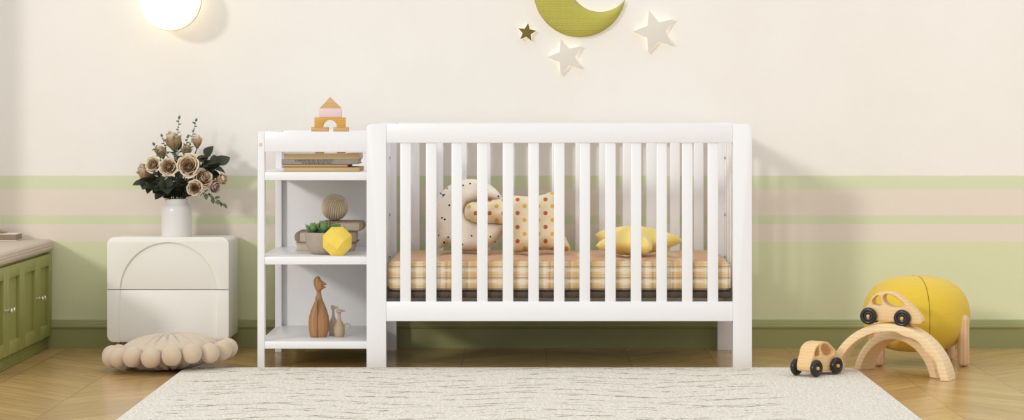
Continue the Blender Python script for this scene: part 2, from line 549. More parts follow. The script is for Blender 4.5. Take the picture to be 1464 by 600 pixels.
# ------------------------------------------------------------------ rug
XL, XR, YB, YF = -1.2075, 1.176, -.05, -1.75
def rrect(x0, x1, y0, y1, r, n=8):
    return arc(x1-r, y1-r, r, 0, PI/2, n) + arc(x0+r, y1-r, r, PI/2, PI, n) + arc(x0+r, y0+r, r, PI, 1.5*PI, n) + arc(x1-r, y0+r, r, 1.5*PI, 2*PI, n)
bm = slab([rrect(XL, XR, YF, YB, .09)], .014, .005, 2)
xform(bm, Matrix.Rotation(PI/2, 4, 'X') @ Matrix.Scale(1, 4))
# slab lies in XZ; laid flat: z -> y
for v in bm.verts: v.co = Vector((v.co.x, -v.co.y if False else v.co.y, v.co.z))
xs = [v.co for v in bm.verts]
if max(c.y for c in xs) > .5: 
    for v in bm.verts: v.co.y = -v.co.y
for v in bm.verts: v.co.z += .0072
rug = obj('area_rug', bm, M['rug'], None, 50)
setp(rug, 'large cream looped rug with broken thin dark zigzag lines on the floor', 'rug')

# ------------------------------------------------------------------ crib with changing table
CX0, CX1 = X_(524, 0), X_(1075, 0)
XA, XB = X_(552, 0), X_(1048, 0)
ZT = Z_(177, 0); YB0, YB1 = .68, .725
crib = thing('crib_with_changing_table', 'white slatted baby crib joined to an open three-shelf changing table', 'crib', ((CX0+CX1)/2, .35, 0))
W = M['white']
def post(x0, x1, y0, y1, z1, rl, rr):
    pts = [(x0, 0), (x1, 0)]
    pts += arc(x1-rr, z1-rr, rr, 0, PI/2, 6) if rr else [(x1, z1)]
    pts += arc(x0+rl, z1-rl, rl, PI/2, PI, 6) if rl else [(x0, z1)]
    b = slab([pts], y1-y0, .0015, 1); move(b, (0, (y0+y1)/2, 0)); return b
for (a, b, rl, rr) in ((CX0, XA, .02, 0), (XB, CX1, 0, .02)):
    obj('post', post(a, b, 0, .045, ZT, rl, rr), W, crib)
    obj('post', post(a, b, YB0, YB1, ZT, rl, rr), W, crib)
zr0, zr1 = Z_(459, 0), Z_(431, 0); zu0 = Z_(204, 0)
for nm, y0, y1 in (('front', .002, .024), ('back', YB1-.024, YB1-.002)):
    bm = bmesh.new(); box(bm, XA, XB, y0, y1, zu0, ZT, .002); obj('top_rail', bm, W, crib)
    bm = bmesh.new(); box(bm, XA, XB, y0, y1, zr0, zr1, .002); obj('bottom_rail', bm, W, crib)
    for i in range(13):
        xc = X_(579.6+36.66*i, 0)
        bm = bmesh.new(); box(bm, xc-.0192, xc+.0192, y0+.005, y1-.005, zr1-.004, zu0+.004, .003); obj('slat', bm, W, crib)
for xa, xb in ((CX0+.03, XA-.022), (XB+.022, CX1-.03)):
    bm = bmesh.new(); box(bm, xa, xb, .045, YB0, ZT-.07, ZT-.003, .002); obj('end_rail', bm, W, crib)
    bm = bmesh.new(); box(bm, xa, xb, .045, YB0, zr0, zr1, .002); obj('end_rail', bm, W, crib)
    for i in range(6):
        yc = .102 + .106*i
        bm = bmesh.new(); box(bm, xa, xb, yc-.026, yc+.026, zr1-.004, ZT-.066, .002)
        obj('end_slat', bm, W, crib)
for sgn, xx in ((1, XA-.022), (-1, XB+.022)):
    for py in (225, 306, 366):
        bm = bmesh.new(); lathe(bm, [(0, 0), (.006, 0), (.006, .002), (.0045, .004), (0, .004)], 12, (xx, .60, Z_(py, .60)), Matrix.Rotation(sgn*PI/2, 4, 'Y'))
        obj('bolt', bm, M['bolt'], crib)
bm = bmesh.new(); box(bm, XA-.015, XB+.015, .03, YB0-.01, .2535, .2765, .008); obj('mattress_support', bm, M['support'], crib)
# changing table side
TX0 = X_(368, .02); TX1 = X_(378, .02); TY = .02; TYB = .62; tz = Z_(188, TY)
obj('table_post', post(TX0, TX1, TY, TY+.045, tz, .001, 0), W, crib)
obj('table_post', post(TX0, TX1, TYB, TYB+.045, tz, .001, 0), W, crib)
bm = bmesh.new(); lathe(bm, [(0, 0), (.0068, 0), (.006, .0015), (0, .0018)], 16, at(372.6, 206.5, TY) - Vector((0, .0, 0)), Matrix.Rotation(PI/2, 4, 'X'))
obj('bolt_cap', bm, M['grey_plug'], crib)
bm = bmesh.new(); box(bm, TX1, CX0, TY+.002, TY+.022, Z_(217, TY), tz, .002); obj('table_rail', bm, W, crib)
bm = bmesh.new(); box(bm, TX1, CX0, TYB+.018, TYB+.038, tz-.075, tz-.001, .002); obj('table_rail', bm, W, crib)
bm = bmesh.new(); box(bm, TX0+.003, TX1-.003, TY+.045, TYB, tz-.075, tz-.001, .002); obj('side_rail', bm, W, crib)
shz = []
for p0, p1 in ((246, 257.5), (366.8, 378), (487.8, 498.5)):
    z1, z0 = Z_(p0, TY), Z_(p1, TY); shz.append(z1)
    bm = bmesh.new(); box(bm, TX1-.0015, CX0, TY+.004, TYB+.03, z0, z1, .002); obj('shelf', bm, W, crib)
    bm = bmesh.new(); box(bm, TX0+.004, TX1-.001, TY+.045, TYB, z0, z1, .002); obj('side_rail', bm, W, crib)
bm = bmesh.new(); box(bm, TX1, CX0, TYB+.0305, TYB+.0365, shz[2]-.01, tz-.076, .001); obj('back_panel', bm, W, crib)

# mattress
mz0, mz1 = .2775, .389
mx0, mx1, my0, my1 = XA+.003, XB-.003, .036, .672
def mattress():
    bm = bmesh.new()
    bmesh.ops.create_cube(bm, size=1)
    for v in bm.verts: v.co = Vector(((mx0+mx1)/2+v.co.x*(mx1-mx0), (my0+my1)/2+v.co.y*(my1-my0), (mz0+mz1)/2+v.co.z*(mz1-mz0)))
    bmesh.ops.bevel(bm, geom=list(bm.edges), offset=.022, segments=4, affect='EDGES', profile=.5)
    return bm
root = thing('crib_mattress', 'plaid tan and cream crib mattress lying inside the white crib', 'mattress', ((mx0+mx1)/2, (my0+my1)/2, mz0))
# gridded rounded box
def grid_box(x0, x1, y0, y1, z0, z1, nx, ny, nz, r, fn):
    bm = bmesh.new(); V = {}
    def vert(i, j, k):
        key = (i, j, k)
        if key not in V:
            p = Vector((x0+(x1-x0)*i/nx, y0+(y1-y0)*j/ny, z0+(z1-z0)*k/nz))
            q = Vector((min(max(p.x, x0+r), x1-r), min(max(p.y, y0+r), y1-r), min(max(p.z, z0+r), z1-r)))
            d = p-q
            if d.length > 1e-9: p = q + d.normalized()*r*min(1, max(abs(d.x), abs(d.y), abs(d.z))/r)
            V[key] = bm.verts.new(fn(p))
        return V[key]
    for i in range(nx):
        for j in range(ny):
            for k in (0, nz): bm.faces.new((vert(i, j, k), vert(i+1, j, k), vert(i+1, j+1, k), vert(i, j+1, k)))
    for i in range(nx):
        for k in range(nz):
            for j in (0, ny): bm.faces.new((vert(i, j, k), vert(i+1, j, k), vert(i+1, j, k+1), vert(i, j, k+1)))
    for j in range(ny):
        for k in range(nz):
            for i in (0, nx): bm.faces.new((vert(i, j, k), vert(i, j+1, k), vert(i, j+1, k+1), vert(i, j, k+1)))
    return bm
def tuft(p):
    t = (p.z-mz0)/(mz1-mz0)
    w = abs(math.sin((p.x-mx0)*PI/.178+.3))
    return Vector((p.x, p.y - (.004*w if p.y < my0+.03 else 0), p.z - .010*(1-w)**2*(.4+.6*abs(math.sin(p.y*9+.8)))*max(0, min(1, (t-.3)/.6))**2))
bm = grid_box(mx0, mx1, my0, my1, mz0, mz1, 150, 50, 16, .022, tuft)
mo = obj('cover', bm, M['plaid'], root, 180)
bm = bmesh.new(); tube(bm, [(mx1-.006, my0+.002, mz0+.012), (mx1-.005, my0+.001, mz0+.05), (mx1-.005, my0+.002, mz1-.02)], .003, 8); obj('piping', bm, M['plaid'], root, 180)

# pillows in the crib
def place_pillow(name, label, cat, bm, mat, loc, rot):
    o = obj(name, bm, mat, None, 180, local=True); o.location = loc; o.rotation_euler = rot
    return setp(o, label, cat)
k = mpp(.42)
def PXs(pts, cx, cy): return [((x-cx)*k, -(y-cy)*k) for x, y in pts]
moon = []
moon += [(672+53*math.cos(a), 309+53*math.sin(a)) for a in [math.radians(d) for d in range(-24, -337, -8)]]
inner = [(727, 345), (728, 332), (722, 321), (702, 319.5), (682, 319), (670, 314), (664, 304), (668, 293), (680, 289), (698, 288), (714, 289)]
moon = [(x, min(y, 360.5)) for x, y in moon]
moon = [(627, 358) if abs(x-632) < 5 and y > 340 else (x, y) for x, y in moon] + inner
mp = place_pillow('moon_pillow', 'cream crescent pillow with black specks and a stitched sleepy eye in the crib', 'pillow',
    pillow(PXs(moon, 672, 362), .12, .032, .008, 3, .008), M['speck'], at(672, 362, .43) + Vector((0, 0, .004)), (math.radians(-10), 0, 0))
bm = bmesh.new()
for (a, b) in (((629, 279), (634, 283)), ((633, 285), (637, 281)), ((634, 281), (641, 284)), ((637, 284), (640, 281)), ((639, 286), (642, 283))):
    p, q = PXs([a, b], 672, 362); tube(bm, [(p[0], -.056, p[1]), (q[0], -.056, q[1])], .0017, 6)
obj('eye', bm, M['ink'], mp, 180, local=True)
pk = spline([(664, 305), (667, 294), (676, 289), (695, 287), (712, 285), (728, 280), (755, 281), (775, 279), (789, 274), (796, 276), (799, 290), (803, 315), (808, 338), (815, 356), (805, 360), (780, 357), (752, 360), (736, 361), (730, 352), (729, 336), (722, 323), (702, 319), (680, 319), (668, 314)], 5)
pk = place_pillow('polka_dot_pillow', 'cream pillow with orange and mustard polka dots leaning beside the crescent pillow', 'pillow',
    pillow(PXs(pk, 740, 362), .11, .05, .009, 7, .014), M['dots'], at(740, 362, .38) + Vector((0, 0, .002)), (math.radians(-9), 0, 0))
R1, R2 = .185, .084
star = []
for i in range(10):
    a = math.radians(-1) + i*PI/5; r = R1 if i % 2 == 0 else R2
    star.append((r*math.cos(a), r*math.sin(a)))
place_pillow('star_pillow', 'plump yellow star pillow lying on the plaid mattress', 'pillow',
    pillow(star, .112, .09, .0075, 9, .004, .78), M['yellow_satin'], at(907, 345, .28) + Vector((0, 0, .004)), (math.radians(-82), 0, 0))

# ------------------------------------------------------------------ things on the changing table
def book(name, label, x0, x1, y0, y1, z0, z1, cov, pages=True, spine='back', group=None, rz=0, thin=.003):
    t = thing(name, label, 'book', ((x0+x1)/2, (y0+y1)/2, z0), 0, group)
    bm = bmesh.new()
    box(bm, x0, x1, y0, y1, z0, z0+thin, .0008); box(bm, x0, x1, y0, y1, z1-thin, z1, .0008)
    e = .0012
    if spine == 'front': box(bm, x0, x1, y0, y0+thin, z0+e, z1-e, .0008)
    elif spine == 'back': box(bm, x0, x1, y1-thin, y1, z0+e, z1-e, .0008)
    elif spine == 'right': box(bm, x1-thin, x1, y0, y1, z0+e, z1-e, .0008)
    else: box(bm, x0, x0+thin, y0, y1, z0+e, z1-e, .0008)
    obj('cover', bm, cov, t, 30)
    m = .004
    px0, px1, py0, py1 = x0+m, x1-m, y0+.002, y1-m
    if spine == 'front': py0 = y0+thin
    if spine == 'right': px1 = x1-thin
    bm = bmesh.new(); box(bm, px0, px1, py0, py1, z0+thin*.9, z1-thin*.9, .0008); obj('pages', bm, M['pages'], t, 30)
    t.rotation_euler.z = rz
    return t
BY = .085; s1 = shz[0]
def bx(px): return X_(px, BY)
zz = [s1+.0005, s1+.0165, s1+.0272, s1+.0445, s1+.0648]
book('flat_book', 'thick tan book lying at the bottom of the top shelf stack', bx(404), bx(514.5), BY, .30, zz[0], zz[1]-.0003, M['tan_cover'], spine='right', thin=.0015)
book('flat_book', 'thin brown book second from the bottom of the top shelf stack', bx(403), bx(498), BY+.004, .29, zz[1], zz[2]-.0003, M['brown_cover'], spine='back', thin=.002)
g = book('flat_book', 'grey book with upside-down lettering on its spine in the top shelf stack', bx(402.5), bx(512), BY-.002, .30, zz[2], zz[3]-.0003, M['grey_cover'], spine='front')
book('flat_book', 'tan book with a reddish cover on top of the shelf stack, under wooden blocks', bx(404), bx(513), BY+.002, .30, zz[3], zz[4], M['pale_cover'], spine='right', thin=.0015)
bm = bmesh.new(); box(bm, bx(496), bx(513), BY+.002, .30, zz[4], zz[4]+.0005, 0); obj('red_band', bm, M['red_cover'], bpy.data.objects['flat_book.003'])
def text(body, size, loc, rot, mat, parent, name='lettering', align='CENTER', ext=.0002):
    cu = bpy.data.curves.new('txt', 'FONT'); cu.body = body; cu.size = size; cu.align_x = align; cu.align_y = 'CENTER'; cu.extrude = ext
    o = bpy.data.objects.new('txt', cu); COL.objects.link(o)
    me = bpy.data.meshes.new_from_object(o.evaluated_get(bpy.context.evaluated_depsgraph_get()))
    bm = bmesh.new(); bm.from_mesh(me); bpy.data.objects.remove(o)
    xform(bm, Matrix.Translation(Vector(loc)) @ Euler(rot).to_matrix().to_4x4())
    return obj(name, bm, mat, parent, 0)
tyy = BY-.0022
zc = (zz[2]+zz[3])/2
text('THE ENVIRONMENTAL', .0108, (bx(452.5), tyy, zc-.0035), (PI/2, PI, 0), M['ink'], g)
text('DESIGN FOR ENVIRONMENT', .0108, (bx(449), tyy, zc+.0052), (PI/2, PI, 0), M['ink'], g)

# block tower
BT = .19; bz = zz[4]+.0004
def bxt(px): return X_(px, BT)
bt = mpp(BT)
def block(label, px0, px1, z0, z1, mat, dep=.034):
    bm = bmesh.new(); x0, x1 = bxt(px0), bxt(px1); box(bm, x0, x1, BT-dep/2, BT+dep/2, z0, z1, .0018)
    o = obj('wooden_block', bm, mat, None, 40, origin=((x0+x1)/2, BT, z0))
    return setp(o, label, 'toy block')
zf0, zf1 = Z_(189.5, BT), Z_(181.5, BT)
block('upright tan block on the books holding up the left side of the tower', 451, 463, bz, zf0-.0003, M['block_ochre'], .03)
block('upright tan block on the books holding up the right side of the tower', 482, 494, bz, zf0-.0003, M['block_ochre'], .03)
block('flat pine block under the left foot of the ochre arch block', 445.6, 469.6, zf0, zf1, M['block_tan'])
block('flat pine block under the right foot of the ochre arch block', 477, 498.8, zf0, zf1, M['block_tan'])
za0, za1 = zf1+.0003, Z_(167.5, BT)
cx = bxt(472)
pts = [(bxt(450)-cx, 0)] + [(p[0], max(p[1], 0)) for p in arc(0, 0, 10.2*bt, PI, 0, 14)] + [(bxt(494)-cx, 0), (bxt(494)-cx, za1-za0), (bxt(450)-cx, za1-za0)]
o = obj('wooden_block', slab([pts], .034, .0015, 1), M['block_ochre'], None, 40, local=True); o.location = (cx, BT, za0)
setp(o, 'ochre arch-shaped wooden block in the block tower', 'toy block')
block('pale pink rectangular block under the triangular roof block', 456.4, 488.4, za1+.0003, Z_(154.6, BT), M['block_pink'])
zr = Z_(154.6, BT)+.0003
o = obj('wooden_block', slab([[(bxt(457.5)-cx, 0), (bxt(488)-cx, 0), (bxt(472.3)-cx, 15.6*bt)]], .034, .0012, 1), M['block_tan'], None, 40, local=True); o.location = (cx, BT, zr)
setp(o, 'triangular pine roof block at the top of the tower', 'toy block')

# middle shelf: books, ball, bowl with succulent, faceted ornament
s2 = shz[1]; MY = .36
def oldbook(label, px0, px1, z0, z1, y0, y1, mat, spine, n=1):
    t = thing('old_book', label, 'book', ((X_(px0, y0)+X_(px1, y0))/2, (y0+y1)/2, z0))
    x0, x1 = X_(px0, y0), X_(px1, y0); r = (z1-z0)/2
    # cover: rounded spine on one side, boards top and bottom
    th = .0035
    if spine == 'left': outer = [(x1, z0), (x1, z0+th), (x0+r*.8, z0+th), (x0+r*.8, z1-th), (x1, z1-th), (x1, z1)] + [(x0+r*.8-r*.8*math.cos(a), (z0+z1)/2-r*math.sin(a)) for a in [-PI/2+i*PI/10 for i in range(11)]]
    else: outer = [(x0, z0), (x0, z0+th), (x1-r*.8, z0+th), (x1-r*.8, z1-th), (x0, z1-th), (x0, z1)] + [(x1-r*.8+r*.8*math.cos(a), (z0+z1)/2-r*math.sin(a)) for a in [-PI/2+i*PI/10 for i in range(11)]]
    b = slab([outer], y1-y0, .0008, 1); move(b, (0, (y0+y1)/2, 0)); obj('cover', b, mat, t, 40)
    bm = bmesh.new()
    if spine == 'left': box(bm, x0+r*.8, x1-.004, y0+.004, y1-.004, z0+th, z1-th, .0008)
    else: box(bm, x0+.004, x1-r*.8, y0+.004, y1-.004, z0+th, z1-th, .0008)
    obj('pages', bm, M['old_pages'], t, 30)
    return t
M['old_pages'] = plain('old_pages', C(206, 192, 172), .9, .12, 120)
z1 = Z_(347, MY); z2 = Z_(330.5, MY); z3 = Z_(316.5, MY)
oldbook('pale cloth book at the bottom of the middle shelf stack behind the stone bowl', 422.5, 506, s2+.0004, z1, MY, MY+.15, M['pale_cover'], 'right')
oldbook('grey-brown book with a rounded spine in the middle of the shelf stack', 421, 509.5, z1+.0004, z2, MY-.004, MY+.15, M['old_cover'], 'left')
tb = oldbook('worn taupe book on top of the stack, under the ribbed wooden ball', 462, 519, z2+.0004, z3, MY-.01, MY+.14, M['old_cover'], 'right')
bm = bmesh.new(); rB = 19.2*mpp(.40); NB = 26
def swirl():
    bm = bmesh.new(); nu, nv = 208, 64; lay = bm.verts.layers.float.new('tip')
    rows = []
    for j in range(nv+1):
        th = PI*j/nv; row = []
        for i in range(nu):
            ph = 2*PI*i/nu
            tw = ph + .9*math.cos(th)
            rel = abs(math.sin(tw*NB/2))**.6
            rr = rB*(1 - .09*(1-rel)*min(1, math.sin(th)*2.2))
            row.append(bm.verts.new((rr*math.sin(th)*math.cos(ph), rr*math.sin(th)*math.sin(ph), rr*math.cos(th))) if 0 < j < nv else None)
            if row[-1]: row[-1][lay] = rel
        if j in (0, nv): row = [bm.verts.new((0, 0, rB*math.cos(th)))]*nu
        rows.append(row)
    for j in range(nv):
        for i in range(nu):
            q = [rows[j][i], rows[j+1][i], rows[j+1][(i+1) % nu], rows[j][(i+1) % nu]]
            q = list(dict.fromkeys(q))
            if len(q) > 2: bm.faces.new(q)
    return bm
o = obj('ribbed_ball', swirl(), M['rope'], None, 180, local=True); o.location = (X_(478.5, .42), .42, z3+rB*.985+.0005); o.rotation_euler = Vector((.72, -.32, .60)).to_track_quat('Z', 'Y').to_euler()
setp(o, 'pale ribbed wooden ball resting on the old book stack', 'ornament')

by = .19; kb = mpp(by); rb = 27*kb
bt_ = thing('stone_bowl', 'round stone bowl on the middle shelf holding the green succulent', 'bowl', (X_(463, by), by, s2+.0004))
hb = 31*kb
pr = [(0, 0), (rb*.55, 0), (rb*.68, .003), (rb*.85, hb*.22), (rb*.97, hb*.5), (rb, hb*.8), (rb, hb*.985), (rb*.985, hb), (rb*.9, hb), (rb*.88, hb*.96), (rb*.86, hb*.8), (0, hb*.78)]
bm = bmesh.new(); lathe(bm, pr, 40); obj('bowl_body', bm, M['stone'], bt_, 50, local=True)
bm = bmesh.new(); lathe(bm, [(0, hb*.85), (rb*.87, hb*.85), (rb*.86, hb*.79), (0, hb*.785)], 24); obj('soil', bm, M['soil'], bt_, 50, local=True)
def leaf3(bm, base, d, L, w, th, up=Vector((0, 0, 1)), cup=.3, lay=None, n=7):
    """thick pointed leaf along d"""
    d = d.normalized(); s = d.cross(up)
    if s.length < 1e-3: s = d.orthogonal()
    s.normalize(); u = s.cross(d).normalized()
    rings = []
    for i in range(n+1):
        t = i/n
        ww = w*(math.sin(PI*min(1, .18+.82*t)**1.15)**.8 if t < 1 else 0)
        ww = w*((.45+.55*math.sin(PI*.5*min(1, t/.55))) if t < .55 else math.cos(PI*.5*(t-.55)/.45)**.75) if t < 1 else 0
        hh = th*(1-t*.6)*(1 if t < 1 else 0)
        c = base + d*L*t + u*cup*L*t*t
        if t >= 1: rings.append([bm.verts.new(c)])
        else: rings.append([bm.verts.new(c + s*ww*math.cos(a) + u*hh*math.sin(a)) for a in [2*PI*k/8 for k in range(8)]])
        if lay is not None:
            for v in rings[-1]: v[lay] = t
    for a, b in zip(rings, rings[1:]):
        for k in range(8):
            if len(b) == 1: bm.faces.new((a[k], a[(k+1) % 8], b[0]))
            else: bm.faces.new((a[k], a[(k+1) % 8], b[(k+1) % 8], b[k]))
st = thing('succulent', 'green rosette succulent planted in the stone bowl', 'plant', (X_(463, by), by, s2+hb*.93))
rnd = random.Random(5)
for (ox, oy, r_) in ((-.036, -.014, .044), (.004, -.026, .044), (.038, -.004, .042), (-.002, .022, .052), (-.036, .026, .04), (.034, .03, .042)):
    bm = bmesh.new(); lay = bm.verts.layers.float.new('tip')
    for i in range(13):
        a = i*2.4; e = .35 + 1.0*(i/12)
        d = Vector((math.cos(a)*math.cos(e), math.sin(a)*math.cos(e), math.sin(e)))
        leaf3(bm, Vector((ox, oy, .001)), d, r_*(1.15-.25*i/12), r_*.23, r_*.12, cup=.16, lay=lay)
    obj('rosette', bm, M['succulent'], st, 60, local=True)

yy = .10; ky = mpp(yy); Rr = 20.3*ky/math.cos(PI/8)
pts = []
for sd in (-1, 1):
    for i in range(8):
        a = PI/8+i*PI/4; pts.append((Rr*math.cos(a), sd*Rr*.30, Rr*math.sin(a)))
    for i in range(4):
        a = i*PI/2 + (.12 if sd < 0 else PI/4); pts.append((Rr*.48*math.cos(a), sd*Rr*.83, Rr*.48*math.sin(a)))
bm = bmesh.new()
for p in pts: bm.verts.new(p)
bmesh.ops.convex_hull(bm, input=bm.verts)
bmesh.ops.dissolve_limit(bm, angle_limit=.03, verts=bm.verts, edges=bm.edges)
bmesh.ops.bevel(bm, geom=list(bm.edges), offset=.0008, segments=1, affect='EDGES')
o = obj('faceted_ball', bm, M['yellow_paint'], None, 15, local=True); o.location = (X_(482.5, yy), yy, s2+Rr*math.cos(PI/8)+.0004)
setp(o, 'yellow faceted polyhedron ornament in front of the stone bowl', 'ornament')

# bottom shelf figures
s3 = shz[2]; dy = .19; kd = mpp(dy)
t = thing('bird_figurine', 'tall brown wooden duck figure with open bill on the bottom shelf', 'figurine', (X_(455.5, dy), dy, s3+.0004))
H = 86*kd
pr = [(0, 0), (11.5, 0), (12.5, 1.2), (14.3, 11), (14.9, 20), (14.2, 29), (11.5, 38), (8.2, 46), (5.2, 53), (3.6, 59), (3.1, 65), (3.3, 70), (4.2, 73), (0, 76)]
bm = bmesh.new(); lathe(bm, [(r*kd, z*kd) for r, z in pr], 32); 
for v in bm.verts:
    v.co.x += .6*kd*math.sin(v.co.z/(H)*PI)
    v.co.y *= .85
obj('body', bm, M['tan_wood'], t, 180, local=True)
head = spline([(-6.5, 73), (-7.2, 79), (-5.5, 84), (-.5, 87), (2.2, 84.5), (4, 81), (10.5, 76), (11, 74.5), (7, 73.6), (6.8, 72.8), (10.2, 71.5), (9.8, 70), (5, 67.5), (1.5, 63.5), (-2, 64), (-4.5, 68)], 4)
bm = pillow([(x*kd, z*kd) for x, z in head], 11.5*kd, 5*kd, 1.1*kd, 2, 0)
obj('head', bm, M['tan_wood'], t, 180, local=True)
wing = spline([(-3, 2), (-2, 20), (-2.5, 45), (-3.5, 57), (-5, 58), (-6.3, 52), (-9.5, 40), (-12.5, 24), (-10.5, 5), (-6, 1)], 4)
bm = pillow([(x*kd, z*kd) for x, z in wing], 6*kd, 3*kd, 1.2*kd, 2, 0); xform(bm, Matrix.Rotation(math.radians(22), 4, 'Z')); move(bm, (1.5*kd, -11*kd, 0))
for v in bm.verts:
    z = v.co.z/kd
    v.co.y += (0.2*abs(z-20)/20)**2*9*kd
obj('wing', bm, M['tan_wood'], t, 180, local=True)
def small_bird(label, px, y, hpx, wpx, mat, tail, twist):
    kk = mpp(y); t = thing('bird_figurine', label, 'figurine', (X_(px, y), y, s3+.0004))
    h = hpx*kk; w = wpx*kk/2
    pr = [(0, 0), (w*.7, 0), (w*.82, h*.02), (w, h*.2), (w*.95, h*.33), (w*.7, h*.48), (w*.36, h*.6), (w*.24, h*.7), (w*.22, h*.85), (w*.3, h*.93), (0, h*.97)]
    bm = bmesh.new(); lathe(bm, pr, 24); obj('body', bm, mat, t, 180, local=True)
    hd = spline([(-w*.5, h*.9), (-w*.45, h*.99), (w*.1, h*.985), (w*.95, h*.94), (w*1.0, h*.915), (w*.35, h*.88), (w*.1, h*.84), (-w*.25, h*.84)], 4)
    bm = pillow(hd, w*.75, w*.25, w*.09, 1); obj('head', bm, mat, t, 180, local=True)
    if tail:
        bm = bmesh.new(); c = [(w*.75+w*.62*(1-math.cos(a)), -.001, h*.33+w*.62*math.sin(a)*1.1) for a in [i*PI/12*1.12 for i in range(13)]]
        tube(bm, c, [w*.16-w*.006*i for i in range(13)], 8); obj('tail', bm, mat, t, 180, local=True)
        bm = bmesh.new(); sphere(bm, (w*.8, -w*.3, h*.13), w*.2, 10, 8, (1, 1, 1.7)); sphere(bm, (w*.82, -w*.34, h*.26), w*.14, 10, 8, (1, 1, 1.6)); obj('wing', bm, mat, t, 180, local=True)
    t.rotation_euler.z = twist
small_bird('small pale clay bird figure standing behind the beige one', 476.5, .25, 43, 15, M['pale_clay'], False, -.1)
small_bird('small beige clay bird figure with a curled tail on the bottom shelf', 485, .19, 40, 16.5, M['clay'], True, .1)

# ------------------------------------------------------------------ nightstand
NY = .46; kn = mpp(NY)
nx0, nx1 = X_(153, NY), X_(327, NY); nz0, nz1 = Z_(489, NY), Z_(339, NY); nzm = Z_(414, NY)
ns = thing('nightstand', 'cream nightstand with an arch-grooved two-drawer front beside the white crib', 'nightstand', ((nx0+nx1)/2, .6, 0))
btop = nz1-.008
pts = rrect(nx0+.002, nx1-.001, nz0+.006, btop, .012, 5)
b = slab([pts], .27, .002, 1); move(b, (0, NY+.022+.135, 0)); obj('cabinet_body', b, M['cream_lacquer'], ns, 40)
rc = 10*kn; ac = X_(240.5, NY); ar = 69.5*kn; zc = Z_(416, NY)
# upper drawer: slab plus a raised face with the arch cut out of it
up = [(nx1, nzm+.0012)] + arc(nx1-rc, nz1-rc, rc, 0, PI/2, 6) + arc(nx0+rc, nz1-rc, rc, PI/2, PI, 6) + [(nx0, nzm+.0012)]
lo = [(nx0, nzm-.0012)] + arc(nx0+rc, nz0+rc, rc, PI, 1.5*PI, 6) + arc(nx1-rc, nz0+rc, rc, 1.5*PI, 2*PI, 6) + [(nx1, nzm-.0012)]
archpts = [p for p in arc(ac, zc, ar, 0, PI, 40) if p[1] > nzm+.0012]
up_f = [(nx1, nzm+.0012)] + arc(nx1-rc, nz1-rc, rc, 0, PI/2, 6) + arc(nx0+rc, nz1-rc, rc, PI/2, PI, 6) + [(nx0, nzm+.0012), (ac-ar, nzm+.0012)] + archpts[::-1] + [(ac+ar, nzm+.0012)]
def drawer(slabpts, faces):
    b = slab([slabpts], .014, .001, 1); move(b, (0, NY+.015, 0))
    for f in faces:
        c = slab([f], .009, .0014, 2); move(c, (0, NY+.0045, 0)); join_bm(b, c)
    return b
obj('drawer', drawer(up, [up_f]), M['cream_lacquer'], ns, 30)
loL = [(nx0, nzm-.0012)] + arc(nx0+rc, nz0+rc, rc, PI, 1.5*PI, 6) + [(ac-ar, nz0), (ac-ar, nzm-.0012)]
loR = [(ac+ar, nzm-.0012), (ac+ar, nz0)] + arc(nx1-rc, nz0+rc, rc, 1.5*PI, 2*PI, 6) + [(nx1, nzm-.0012)]
obj('drawer', drawer(lo, [loL, loR]), M['cream_lacquer'], ns, 30)
for lx in (nx0+.035, nx1-.025):
    for ly in (NY+.035, NY+.25):
        bm = bmesh.new(); lathe(bm, [(0, 0), (.009, 0), (.010, .004), (.013, nz0), (.016, nz0+.0045), (.016, nz0+.0065), (0, nz0+.0065)], 16, (lx, ly, 0)); obj('leg', bm, M['brass'], ns)

# vase
vy = .60; kv = mpp(vy); vx = X_(252.5, vy); vz = btop+.0004
vs = thing('flower_vase', 'white ceramic jar vase of dried roses on the cream nightstand', 'vase', (vx, vy, vz))
vh = Z_(283.5, vy)-vz; R = 21.6*kv
pr = [(0, 0), (R*.93, 0), (R*.985, .004), (R, .012), (R, vh*.66), (R*.985, vh*.74), (R*.93, vh*.80), (R*.83, vh*.845), (R*.775, vh*.87), (R*.765, vh*.90), (R*.78, vh*.93), (R*.79, vh*.965), (R*.785, vh*.99), (R*.76, vh), (R*.72, vh*.99), (R*.70, vh*.9), (R*.88, vh*.75), (R*.93, vh*.6), (R*.93, .02), (0, .012)]
bm = bmesh.new(); lathe(bm, pr, 40); obj('vase_body', bm, M['vase'], vs, 60, local=True)

# ------------------------------------------------------------------ bouquet
mouth = Vector((vx, vy, vz+vh))
def petal(bm, lay, ph, a0, half, r, h, flare, z0, n=(8, 7)):
    """one curved petal: r is the rim radius, h the rim height, flare rolls the rim outwards"""
    nu, nv = n; G = []
    for j in range(nv+1):
        v = j/nv; row = []
        for i in range(nu+1):
            u = -1+2*i/nu
            a = a0 + u*half*(.5+.5*math.sin(PI*min(1, .2+v*.6)))
            rad = r*(.35+.65*math.sin(PI*.5*min(1, v*1.2))) - r*.10*u*u*(1-flare)
            roll = max(0, v-.7)/.3
            rad += flare*r*.22*roll**1.5 if flare > 0 else flare*r*.55*max(0, v-.3)**1.3*1.6
            zz_ = z0 + h*(v - .16*u*u*v) - max(0, flare)*h*.22*roll**2
            rad += r*.035*math.sin(a*6+ph+v*2)*v
            zz_ += h*.03*math.sin(a*9+ph*2)*v
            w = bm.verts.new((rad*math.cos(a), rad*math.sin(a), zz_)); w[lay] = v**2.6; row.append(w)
        G.append(row)
    for j in range(nv):
        for i in range(nu): bm.faces.new((G[j][i], G[j][i+1], G[j+1][i+1], G[j+1][i]))
